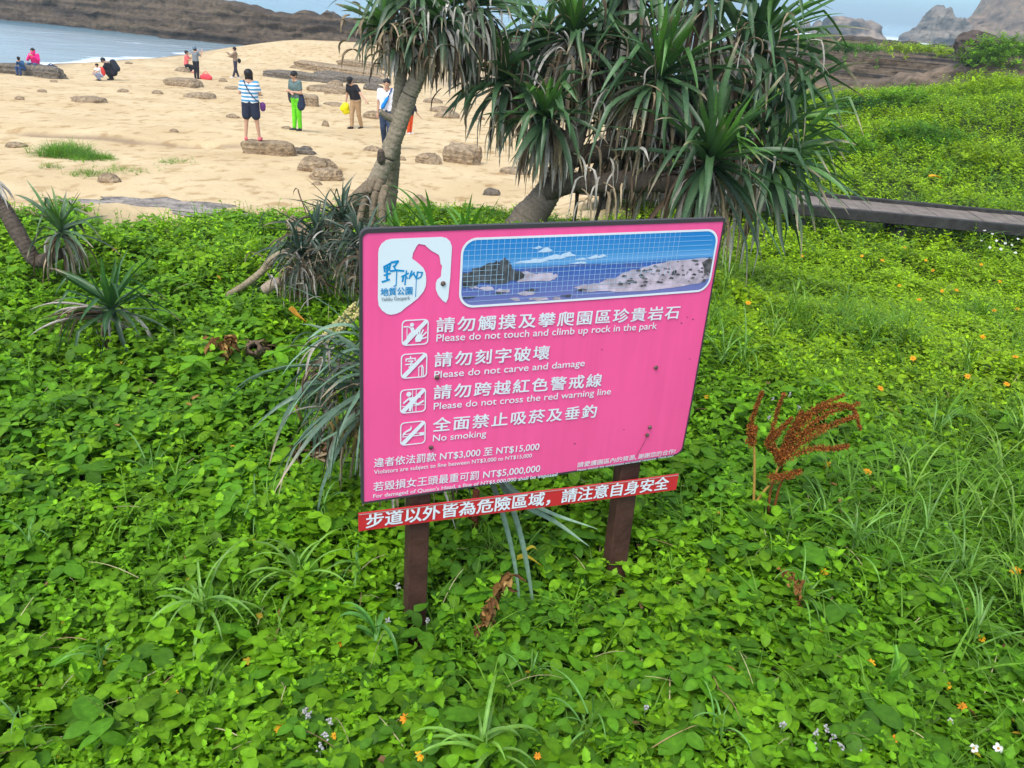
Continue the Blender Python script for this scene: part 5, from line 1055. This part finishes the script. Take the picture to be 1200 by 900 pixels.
# 3 black shirt with yellow bag
P = feet(417, 151)
o, J = person(P, 1.60, PI-.55, 'person in black shirt and beige trousers stooping forward with one arm stretched out', BLACK, cmat('beige_cloth', 170, 140, 105), DARKSHOE, dict(ell=(-.42, .20, 1.12), wrl=(-.64, .24, .98), elr=(.26, .10, 1.05), wrr=(.30, .12, .82), anl=(-.08, -.18, .075), knl=(-.09, -.04, .48), anr=(.08, .10, .075), knr=(.09, .08, .49)), lean=.38, nod=.35, voxel=.010, stout=1.08)
t = thing('plastic_bag', 'bright yellow plastic bag held by the stooping person in black', 'bag', tuple(world_pt(o, (.31, .14, .75)))); mb = MB(); L0 = np.array(t.location)
capsule(mb, world_pt(o, (.31, .14, .66))-L0, world_pt(o, (.33, .12, .52))-L0, .13, .11); capsule(mb, world_pt(o, (.36, .2, .6))-L0, world_pt(o, (.27, .08, .52))-L0, .10, .09); capsule(mb, world_pt(o, (.305, .13, .76))-L0, world_pt(o, (.31, .14, .68))-L0, .03, .06); fused('bag_body', mb, mat('yellow_plastic', rgb(235, 225, 10), .4), t, .014)
# 4 man in white
P = feet(453, 174)
o, J = person(P, 1.70, PI+.05, 'man in white shirt and dark jeans walking towards the camera beside the trunk', cmat('white_cloth', 225, 225, 228), cmat('denim', 48, 62, 85), DGREY, dict(elr=(.21, -.06, 1.08), wrr=(.22, -.02, .86), ell=(-.21, .0, 1.08), wrl=(-.2, .1, .86), anl=(-.07, .14, .09), knl=(-.085, .09, .49), anr=(.07, -.16, .09), knr=(.085, .0, .48)), voxel=.010)
t = thing('sling_bag', 'bright blue sling bag across the chest of the man in white', 'bag', tuple(world_pt(o, (0, .13, 1.15)))); mb = MB(); L0 = np.array(t.location)
capsule(mb, world_pt(o, (.07, .145, 1.03))-L0, world_pt(o, (-.02, .145, 1.20))-L0, .088, .06, flat=.6); mb.build('pouch', cmat('blue_cloth', 30, 130, 215), t); mb = MB()
tube(mb, spline([world_pt(o, q)-L0 for q in ((-.02, .15, 1.2), (-.09, .13, 1.34), (-.12, .04, 1.43), (-.10, -.08, 1.40))], 4), .02, (1, 1, 1), n=6); mb.build('strap', cmat('blue_strap', 40, 85, 140), t)
# 5 orange trousers behind the trunk
P = feet(480, 157)
person(P, 1.02, PI+1.0, 'small figure in orange trousers mostly hidden behind the leaning trunk', DGREY, cmat('orange_cloth', 225, 85, 35), WHITESHOE, dict(ell=(-.26, .22, 1.0), wrl=(-.34, .34, .86)), lean=.35, nod=.3, stout=1.15)
# 6 crouching in pink
P = feet(220, 84.5)
person(P, 1.60, -PI/2+.2, 'visitor in pink top and dark trousers kneeling on a low rock and reaching out', cmat('coral_cloth', 250, 110, 110), BLACK, PINKSHOE, dict(pel=(0, -.05, .42), waist=(0, -.03, .56), chest=(0, 0, .76), nek=(0, .0, .92), head=(0, .03, 1.07), chin=(0, .07, .99), shl=(-.165, 0, .87), shr=(.165, 0, .87), ell=(-.22, .14, .72), wrl=(-.16, .38, .86), elr=(.22, .12, .68), wrr=(.16, .32, .70), hil=(-.09, -.03, .38), hir=(.09, -.03, .38), knl=(-.13, .32, .22), knr=(.13, .36, .34), anl=(-.11, -.10, .09), anr=(.11, .18, .075)), hair='short', voxel=.015)
# 7 standing grey
P = feet(231, 92.5)
o, J = person(P, 1.62, -.35, 'visitor in long grey top raising both hands to take a picture', cmat('grey_cloth', 120, 128, 132), BLACK, DARKSHOE, dict(ell=(-.22, .14, 1.16), wrl=(-.12, .30, 1.38), elr=(.24, .14, 1.18), wrr=(.18, .32, 1.42)), voxel=.015, sleeve='short', hair='long', cap=cmat('blue_grey_cap', 100, 120, 135))
# 8 standing brown
P = feet(277, 91.5)
o, J = person(P, 1.62, PI/2+.2, 'visitor in brown top and dark trousers holding a phone up', cmat('brown_cloth', 140, 118, 98), cmat('charcoal_cloth', 60, 55, 70), WHITESHOE, dict(ell=(-.2, .18, 1.20), wrl=(-.14, .38, 1.34), elr=(.2, .10, 1.1), wrr=(.1, .28, 1.12), anl=(-.06, .16, .075), anr=(.06, -.12, .075)), voxel=.015, sleeve='long')
bag('shoulder_bag', 'small dark bag hanging behind the visitor in the brown top', 'bag', o, (.16, -.20, .95), (.16, -.20, .88), .10, BLACK, [(.15, -.16, .98), (.10, -.12, 1.3), (-.05, .02, 1.4)])
SIT = dict(pel=(0, 0, .42), waist=(0, .01, .55), chest=(0, .05, .75), nek=(0, .08, .90), head=(0, .12, 1.05), chin=(0, .17, .975), shl=(-.165, .06, .86), shr=(.165, .06, .86), hil=(-.09, .05, .40), hir=(.09, .05, .40), knl=(-.13, .42, .50), knr=(.13, .42, .50), anl=(-.11, .40, .085), anr=(.11, .40, .085), ell=(-.24, .20, .66), wrl=(-.08, .34, .82), elr=(.24, .20, .66), wrr=(.06, .34, .84))
# 9 seated pink
P = feet(44, 88)
person(P, 1.62, PI+.1, 'visitor in bright pink hooded jacket sitting on the slab with hands raised', cmat('hot_pink_cloth', 240, 40, 130), cmat('jeans', 62, 88, 120), WHITESHOE, SIT, nod=.2, voxel=.015, sleeve='long', hood=cmat('hot_pink_hood', 240, 50, 135))
# 10 child blue
P = feet(28.5, 88.5)
person(P, 1.15, PI-.2, 'child in blue jacket crouched on the slab left of the visitor in pink', cmat('blue_jacket', 45, 85, 130), cmat('blue_trousers', 50, 75, 120), DGREY, SIT, nod=.5, lean=.2, voxel=.016, sleeve='long')
# 11 child in white and red
CROUCH = dict(pel=(0, -.08, .32), waist=(0, -.03, .45), chest=(0, .04, .65), nek=(0, .09, .80), head=(0, .14, .94), chin=(0, .19, .865), shl=(-.165, .06, .75), shr=(.165, .06, .75), hil=(-.09, -.06, .30), hir=(.09, -.06, .30), knl=(-.14, .30, .44), knr=(.14, .30, .44), anl=(-.11, .06, .085), anr=(.11, .06, .085), ell=(-.2, .26, .58), wrl=(-.1, .42, .44), elr=(.2, .26, .58), wrr=(.1, .42, .44))
P = feet(118, 94.5)
o, J = person(P, 1.15, PI/2+.9, 'small child in white top crouching opposite the adult in black', cmat('white_top', 232, 226, 224), cmat('pale_jeans', 150, 160, 185), DGREY, CROUCH, nod=.3, voxel=.016, sleeve='short')
t = thing('backpack', 'little red backpack on the small crouching child', 'bag', tuple(world_pt(o, (0, -.08, .6)))); mb = MB(); L0 = np.array(t.location); capsule(mb, world_pt(o, (-.05, -.12, .68))-L0, world_pt(o, (-.05, -.16, .46))-L0, .12, .13); capsule(mb, world_pt(o, (.05, -.12, .68))-L0, world_pt(o, (.05, -.16, .46))-L0, .12, .13); fused('pouch', mb, cmat('red_cloth', 225, 70, 62), t, .02)
# 12 adult in black crouching
P = feet(133, 94)
o, J = person(P, 1.68, PI/2+.15, 'adult in black crouching with a dark backpack towards the small child', BLACK, BLACK, DARKSHOE, CROUCH, lean=.35, nod=.3, voxel=.015, sleeve='long', stout=1.1)
t = thing('backpack', 'dark backpack on the crouching adult in black', 'bag', tuple(world_pt(o, (0, -.1, .62)))); mb = MB(); L0 = np.array(t.location)
for x in (-.07, .07): capsule(mb, world_pt(o, (x, -.06, .78))-L0, world_pt(o, (x, -.20, .50))-L0, .12, .14)
fused('pouch', mb, cmat('dark_pack', 38, 40, 50), t, .02)
# things put down on the sand
def lump(name, label, cat, u, v, parts, m):
    P = feet(u, v); t = thing(name, label, cat, tuple(P)); mb = MB()
    for a, b_, r0, r1 in parts: capsule(mb, a, b_, r0, r1)
    fused('pouch', mb, m, t, .02); mb = MB(); a, b_ = parts[0][0], parts[0][1]; tube(mb, spline([np.array(a)+(0, 0, .1), np.array(a)*.5+np.array(b_)*.5+(0, -.02, .30), np.array(b_)+(0, 0, .1)], 5), .018, (1, 1, 1), n=6); mb.build('handle', m, t); return t
lump('travel_bag', 'dark blue bag lying on the slab right of the visitor in pink', 'bag', 62, 87.5, (((-.28, 0, .2), (.28, 0, .16), .2, .15), ((-.1, 0, .24), (.12, 0, .24), .2, .18)), cmat('dark_blue_bag', 48, 58, 80))
lump('red_bag', 'red bag lying on the sand beside the grey shirted visitor', 'bag', 242, 93.5, (((-.22, 0, .12), (.20, 0, .12), .13, .12), ((-.05, 0, .17), (.12, 0, .18), .14, .12)), cmat('coral_bag', 235, 75, 85))
# ---------------------------------------------------------------- small plants and litter
FLOW = leaf_mat('petal', .2, .6, .2)
def up_at(u, v, lift=.0):
    P = hit(u, v, lambda x, y: canopy(x, y)+lift); return P
def daisy(P, R, c, cc, n, seed, name, label, cat, group):
    r = np.random.default_rng(seed); t = thing(name, label, cat, tuple(P), 0, group); tocam = CAM-P; tocam /= np.linalg.norm(tocam)
    ax = np.array([r.normal(0, .25), r.normal(-.2, .25), 1])+tocam*.5; ax, a, b = frame(ax); mb = MB()
    for k in range(n):
        an = 6.2832*k/n+r.normal(0, .1); d = a*math.cos(an)+b*math.sin(an); s = np.cross(ax, d); L = R*r.uniform(.85, 1.1); w = R*1.9/n
        V = [d*.15*L-s*w*.5, d*.15*L+s*w*.5, d*.6*L-s*w+ax*.1*R, d*.6*L+s*w+ax*.1*R, d*L-s*w*.55+ax*.02*R, d*L+s*w*.55+ax*.02*R]
        mb.add(V, [(0, 1, 3, 2), (2, 3, 5, 4)], np.asarray(c)*r.uniform(.85, 1.1))
    mb.build('petals', FLOW, t); mb = MB(); capsule(mb, ax*0, ax*R*.18, R*.26, R*.2, n=8); mb.C[0] = np.asarray(cc)[None]*np.ones((len(mb.V[0]), 1)); mb.build('flower_centre', PAINT, t)
    mb = MB(); tube(mb, [(0, 0, 0), (r.normal(0, .008), r.normal(0, .008), -.06), (0, 0, -.16)], [.0012, .0014, .0016], (.08, .18, .02), n=5); mb.build('stem', PAINT, t); return t
YF, YC = (.80, .42, .012), (.62, .22, .01)
named = {(398, 753): 'golden daisy below the left post, upper of a close pair', (385, 787): 'golden daisy below the left post, lower of a close pair', (328, 854): 'golden daisy lowest in the left half, alone among dark leaves', (392, 862): 'half closed golden flower beside tiny lilac blossoms', (475, 842): 'small orange flower between the two bottom golden daisies', (493, 885): 'golden daisy at the bottom edge left of the grass tuft', (1020, 777): 'golden daisy seen from the side in the lower right', (1047, 866): 'orange fading daisy in the bottom right above the white ones', (966, 670): 'golden daisy under the rusty dock plant', (828, 465): 'golden flower close to the right edge of the board', (70, 616): 'tiny orange flower alone at the left edge', (205, 813): 'tiny golden bud near the bottom left corner', (630, 886): 'orange bud at the bottom edge right of the grass tuft', (1150, 748): 'golden flower at the right edge below the grass blades', (1110, 803): 'golden flower in the lower right between broad leaves', (1128, 828): 'orange flower just above the white daisies'}
for k, ((u, v), l) in enumerate(named.items()): daisy(up_at(u, v, .035), .0165 if 'tiny' not in l and 'bud' not in l else .011, YF if 'orange' not in l else (.70, .27, .012), YC, 8, 500+k, 'yellow_flower', l, 'flower', 'yellow flowers')
for k, (u, v) in enumerate(((1034, 305), (1054, 335), (1093, 317), (1104, 341), (1121, 340), (1152, 395), (1165, 364), (1190, 418), (1134, 441), (1077, 351), (877, 355), (1192, 362), (1032, 455), (968, 544), (1190, 669), (1017, 553), (1010, 300), (1172, 330), (1085, 305), (1150, 310), (940, 300), (1180, 450), (1070, 420), (1060, 290))):
    daisy(up_at(u, v, .06), .021, (.80, .36, .012), YC, 7, 540+k, 'yellow_flower', 'small golden flower dotted in the sunny meadow right of the board', 'flower', 'yellow flowers')
P = up_at(1096, 210, .1); t = thing('yellow_leaf', 'orange yellow leaf glowing in the slope beyond the boardwalk', 'leaf', tuple(P)); mb = MB(); strap(mb, leaf_curve((-.1, 0, .03), (1, .1, .3), .22, .8, 6), .13, (.75, .36, .02), .2); mb.build('blade', FLOW, t)
for k, ((u, v), l) in enumerate({(1141, 877): 'white daisy with orange centre, left of the bottom right trio', (1170, 877): 'white daisy with orange centre, right of the bottom right trio', (1187, 898): 'white daisy with orange centre, lowest of the bottom right trio', (1114, 845): 'small half open white daisy above the bottom right trio'}.items()): daisy(up_at(u, v, .05), .016 if k < 3 else .011, (.78, .78, .76), (.60, .30, .02), 5, 570+k, 'white_flower', l, 'flower', 'white daisies')
for k, (u, v) in enumerate(((1154, 270), (1163, 274), (1168, 282), (1150, 282), (1178, 285), (1173, 292), (1186, 287), (1193, 280), (1160, 290), (1190, 296))): daisy(up_at(u, v, .22), .017, (.72, .74, .72), (.5, .35, .08), 5, 580+k, 'white_flower', 'little white flower on a thin stalk in front of the boardwalk', 'flower', 'white daisies')
# lilac seed heads
for k, (u, v) in enumerate(((916, 853), (955, 862), (968, 858), (975, 868), (955, 880), (985, 878), (1010, 888), (756, 832), (386, 848), (362, 842), (358, 836), (500, 730), (455, 732), (382, 866), (375, 880), (466, 690), (492, 625), (885, 480), (905, 470), (925, 465), (935, 480), (900, 492))):
    P = up_at(u, v, .05); r = np.random.default_rng(600+k); mb = MB()
    for j in range(9):
        d = r.normal(0, 1, 3); d = d/np.linalg.norm(d)*r.uniform(.003, .010); d[2] = abs(d[2])+.004*j*.6; capsule(mb, d, d+r.normal(0, .002, 3), .0035, .0025, n=6); mb.C[-1] = np.broadcast_to(np.array([.42, .40, .40])*r.uniform(.7, 1.2), mb.C[-1].shape)
    t = thing('lilac_flower', 'tiny pale lilac flower head among the leaves', 'flower', tuple(P), 0, 'tiny lilac flowers'); mb.build('blossom', PAINT, t)
    mb = MB(); tube(mb, [(0, 0, 0), (.004, 0, -.1)], [.001, .0015], (.10, .18, .05), n=5); mb.build('stem', PAINT, t)
# grass tufts
def tuft(u, v, L, n, label, seed, spread=.8, w=.008, c=(.10, .25, .025), group='grass tufts', droop=(1.0, 2.6)):
    r = np.random.default_rng(seed); P = hit(u, v, canopy); t = thing('grass_tuft', label, 'grass', tuple(P), 0, group); mb = MB()
    for k in range(n):
        an = r.uniform(0, 6.28); q = r.uniform(.2, 1)*spread; h = r.uniform(.0, .14)
        strap(mb, leaf_curve((r.normal(0, .012), r.normal(0, .012), h-.03), (math.cos(an)*q, math.sin(an)*q, 1), L*r.uniform(.6, 1.15), r.uniform(*droop), 10), w*r.uniform(.7, 1.2), np.asarray(c)*r.uniform(.75, 1.3), .3)
    mb.build('blade', STRAP, t); mb = MB(); tube(mb, [(0, 0, -.08), (.004, 0, .05), (.0, .005, .14)], [.004, .0035, .002], (.10, .22, .03), n=6); mb.build('stem', PAINT, t); return t
tuft(243, 728, .31, 18, 'wide arching grass tuft in the lower left, nearer the left edge', 701, 1.1, .012, (.14, .29, .035), droop=(1.6, 3.2)); tuft(352, 690, .30, 17, 'arching grass tuft left of the left post', 702, 1.0, .011, (.14, .29, .035), droop=(1.5, 3.0)); tuft(567, 905, .25, 17, 'arching grass tuft cut by the bottom edge below the board', 703, 1.1, .013, (.13, .28, .03), droop=(1.6, 3.0))
tuft(1035, 812, .16, 6, 'short broad green blades standing up in the lower right', 704, .35, .022, (.12, .30, .03), droop=(.3, .9)); tuft(440, 760, .17, 7, 'low broad grass blades bending over in front of the left post', 705, 1.2, .017, (.08, .24, .03), droop=(1.8, 3.2))
for k, (u, v, L) in enumerate(((1000, 650, .30), (1060, 585, .30), (965, 610, .26), (1165, 565, .34), (1120, 690, .34), (1180, 640, .36), (870, 430, .34), (905, 395, .30), (1010, 420, .40), (1130, 440, .36), (935, 715, .26), (850, 340, .34), (1090, 520, .32), (1195, 520, .36), (990, 360, .36), (930, 360, .36), (845, 430, .36), (1150, 620, .34), (1080, 640, .30), (1190, 720, .30), (1130, 760, .26))):
    tuft(u, v, L, 13, 'arching long bladed grass tuft in the green to the right of the board', 710+k, .9, .008, (.16, .30, .03) if k % 2 else (.11, .25, .03), droop=(.9, 2.6))
for k, (u, v, L) in enumerate(((40, 655, .18), (120, 790, .16), (300, 600, .16), (180, 560, .18), (420, 690, .15), (690, 860, .16), (840, 880, .17), (30, 870, .15), (620, 800, .14), (380, 610, .16))):
    tuft(u, v, L, 7, 'small thin grass tuft poking out of the creeper in the foreground', 740+k, .9, .006, (.10, .25, .04))
# rusty dock plant
P0 = hit(890, 604, canopy); yd = P0[1]; dock = thing('dock_plant', 'rusty brown dried dock plant with bushy seed spikes right of the board', 'plant', tuple(P0)); r = np.random.default_rng(31)
RUST = np.array([.32, .10, .020]); D_ = lambda p, dy=0: at(p[0], p[1], yd+dy)
for pts in ([(883, 596), (884, 560), (884, 530), (882, 512)], [(878, 602), (892, 580), (906, 562), (914, 540)], [(900, 604), (903, 575), (910, 555)], [(906, 602), (912, 575), (918, 560)]):
    mb = MB(); tube(mb, spline([D_(p) for p in pts], 5), [.006, .0055, .004], np.array([.42, .24, .05]) if pts[0][0] < 890 else RUST*.6, n=7); mb.build('stem', PAINT, dock, off=P0)
for pts, dy, thick in (([(882, 520), (879, 503), (885, 480), (893, 460)], 0, .010), ([(879, 520), (883, 508), (885, 500)], -.01, .012), ([(914, 545), (906, 520), (907, 495), (918, 462)], .0, .011), ([(912, 540), (922, 515), (932, 495), (940, 482)], .02, .010), ([(912, 540), (930, 505), (950, 482), (988, 463)], .03, .011), ([(914, 540), (940, 508), (968, 486), (1006, 473)], 0, .012), ([(916, 538), (950, 512), (980, 496), (1002, 488)], -.02, .012), ([(914, 540), (950, 526), (975, 526), (994, 523)], -.03, .012), ([(904, 560), (920, 558), (938, 552)], -.03, .015), ([(985, 474), (1000, 480), (1008, 502)], -.01, .008), ([(916, 536), (938, 500), (960, 480), (985, 474)], .02, .012), ([(912, 535), (900, 520), (905, 508)], .02, .012), ([(912, 530), (930, 526), (944, 508), (966, 498)], .0, .012), ([(908, 512), (918, 500), (928, 490)], .01, .009)):
    S = spline([D_(p, dy) for p in pts], 9); mb = MB(); tube(mb, S, .0022, RUST*.6, n=5)
    for i, p in enumerate(S):
        for j in range(56):
            d = r.normal(0, 1, 3); d /= np.linalg.norm(d); q = p+d*thick*1.9*r.uniform(.15, 1.0)*(1.0-.5*i/len(S)); ax, a, b = frame(r.normal(0, 1, 3)); s = r.uniform(.0018, .0042)
            mb.add([q-a*s, q+b*s, q+a*s, q-b*s], [(0, 1, 2, 3)], (RUST, np.array([.33, .13, .03]), np.array([.15, .055, .018]), RUST*1.25)[j % 4]*r.uniform(.55, 1.35))
    mb.build('seed_spike', DRY, dock, off=P0)
# odds and ends
def strip_thing(name, label, cat, curves, part, m=DRY):
    t = None
    for pts, w, c, y, fold in curves:
        if t is None: t = thing(name, label, cat, tuple(at(*pts[0], y))); mb = MB()
        strap(mb, spline([at(u, v, y) for u, v in pts], 5), w, c, fold, twist=.4)
    mb.build(part, m, t, off=t.location); return t
def crumple(name, label, cat, path, y, n, size, tones, seed, spread=3.0):
    r = np.random.default_rng(seed); S = spline([at(u, v, y) for u, v in path], 8); t = thing(name, label, cat, tuple(S[0])); mb = MB(); sp = px2m(S[0])*spread
    tube(mb, S, .0022, np.asarray(tones[0])*.7, n=5)
    for k in range(n):
        p = S[r.integers(0, len(S))]+r.normal(0, sp, 3); d = r.normal(0, 1, 3)+np.array([0, -.3, -.4]); strap(mb, leaf_curve(p, d, size*r.uniform(.5, 1.3), r.uniform(-1, 3), 4, wob=.25), size*r.uniform(.25, .6), np.asarray(tones[k % len(tones)])*r.uniform(.5, 1.25), r.uniform(.2, .8), twist=r.normal(0, 1.5))
    mb.build('blade', DRY, t, off=t.location); return t
BR = ((.30, .16, .05), (.22, .11, .035), (.40, .24, .08), (.16, .075, .03))
crumple('dead_leaf', 'crumpled rust brown dead frond between the two posts', 'dead leaf', [(602, 676), (590, 684), (578, 700), (570, 720), (562, 736)], hit(578, 715, lambda x, y: canopy(x, y)+.10)[1], 60, .045, BR, 91)
crumple('dead_leaf', 'small dried orange brown sprig below the dock plant', 'dead leaf', [(914, 668), (926, 676), (935, 688), (938, 708)], hit(930, 700, lambda x, y: canopy(x, y)+.08)[1], 34, .028, ((.36, .17, .05), (.28, .12, .04)), 92)
crumple('dead_leaf', 'brown curled dead leaves left of the hollow stump', 'dead leaf', [(246, 400), (258, 402), (272, 398), (264, 416)], 3.9, 40, .06, BR, 93)
yy = hit(622, 655, lambda x, y: canopy(x, y)+.10)[1]
strip_thing('yellow_leaf', 'bright yellow torn leaf between the two posts', 'leaf', [([(606, 655), (618, 654), (636, 664)], .038, (.62, .46, .03), yy, .2), ([(616, 646), (624, 642), (630, 645)], .028, (.60, .47, .04), yy, .2)], 'blade', FLOW)
strip_thing('yellow_leaf', 'orange and green turning leaf above the hollow stump', 'leaf', [([(338, 362), (346, 370), (360, 378)], .085, (.62, .30, .04), 4.3, .2)], 'blade', FLOW)
def stake(name, label, p0, p1, r_, c, w):
    yy = hit(*p0, canopy)[1]; a, b = at(*p0, yy), at(*p1, yy); t = thing(name, label, 'stake', tuple(a)); mb = MB(); tube(mb, [a-(b-a)*.6, a, a*.5+b*.5, b], [w, w, w*.95, w*.9], c, n=9, jit=.12); mb.build('shaft', BARKB, t, off=t.location)
stake('rusty_stake', 'short rusty stub of pipe standing behind the red strip', (556, 622), (558, 575), 0, (.14, .045, .022), .016)
stake('wooden_stake', 'thin broken wooden stick standing right of the dock plant', (988, 610), (984, 585), 0, (.38, .22, .09), .006)
# litter: brown dead leaves on the bare patch, dry stalks threaded through the green
r = np.random.default_rng(55); mb = MB()
for (u, v, su, sv, n) in ((385, 520, 28, 18, 260), (345, 535, 22, 10, 110), (300, 412, 18, 10, 60), (425, 480, 25, 25, 160), (320, 500, 20, 12, 50)):
    for k in range(n):
        P = hit(u+r.normal(0, su), v+r.normal(0, sv), ground)+np.array([0, 0, r.uniform(.0, .06)]); d = r.normal(0, 1, 3); d[2] *= .3
        strap(mb, leaf_curve(P, d, r.uniform(.03, .13), r.uniform(-.5, 1.5), 3), r.uniform(.006, .02), (np.array([.26, .17, .09]), np.array([.17, .10, .055]), np.array([.38, .30, .18]), np.array([.09, .055, .035]))[k % 4]*r.uniform(.6, 1.2), .4)
tag(mb.build('leaf_litter', DRY), kind='stuff', label='brown dead leaf litter on the bare patch beside the strap plant')
mb = MB()
for k in range(360):
    u, v = r.uniform(-20, 1220), r.uniform(300, 900)
    if 425 < u < 800 and v < 560: continue
    P = hit(u, v, canopy)+np.array([0, 0, r.uniform(-.03, .05)]); d = r.normal(0, 1, 3); d[2] = abs(d[2])*.5; L = r.uniform(.04, .20)
    strap(mb, leaf_curve(P, d, L, r.uniform(.2, 1.6), 5), r.uniform(.0014, .003), np.array([.42, .38, .20] if k % 3 else [.30, .20, .10])*r.uniform(.6, 1.3), .3)
for k in range(190):
    u, v = r.uniform(-20, 1220), r.uniform(300, 900)
    if 425 < u < 800 and v < 560: continue
    P = hit(u, v, canopy)+np.array([0, 0, r.uniform(-.02, .04)]); d = r.normal(0, 1, 3); d[2] = abs(d[2])*.3
    strap(mb, leaf_curve(P, d, r.uniform(.025, .05), r.uniform(.2, 1.2), 4), r.uniform(.010, .022), np.array([[.40, .36, .03], [.30, .17, .05], [.45, .30, .03], [.22, .13, .06]][k % 4])*r.uniform(.6, 1.1), .25)
tag(mb.build('dry_stems_and_leaves', DRY), kind='stuff', label='dry straw coloured stalks and yellowed leaves threaded through the creeper')
# ---------------------------------------------------------------- sea air
bm = bmesh.new(); bmesh.ops.create_cube(bm, size=1)
for v in bm.verts: v.co = Vector((v.co.x*18000, v.co.y*20000+2000, (v.co.z+.5)*62-22))
hz = bpy.data.materials.new('sea_air'); hz.use_nodes = True; N = hz.node_tree; N.nodes.clear()
pv = N.nodes.new('ShaderNodeVolumePrincipled'); pv.inputs['Color'].default_value = (.72, .92, 1.0, 1); pv.inputs['Density'].default_value = .0008; pv.inputs['Anisotropy'].default_value = .2
ou = N.nodes.new('ShaderNodeOutputMaterial'); N.links.new(pv.outputs[0], ou.inputs['Volume'])
tag(bm_obj('haze', bm, hz), kind='stuff', label='thin sea haze over the whole bay')
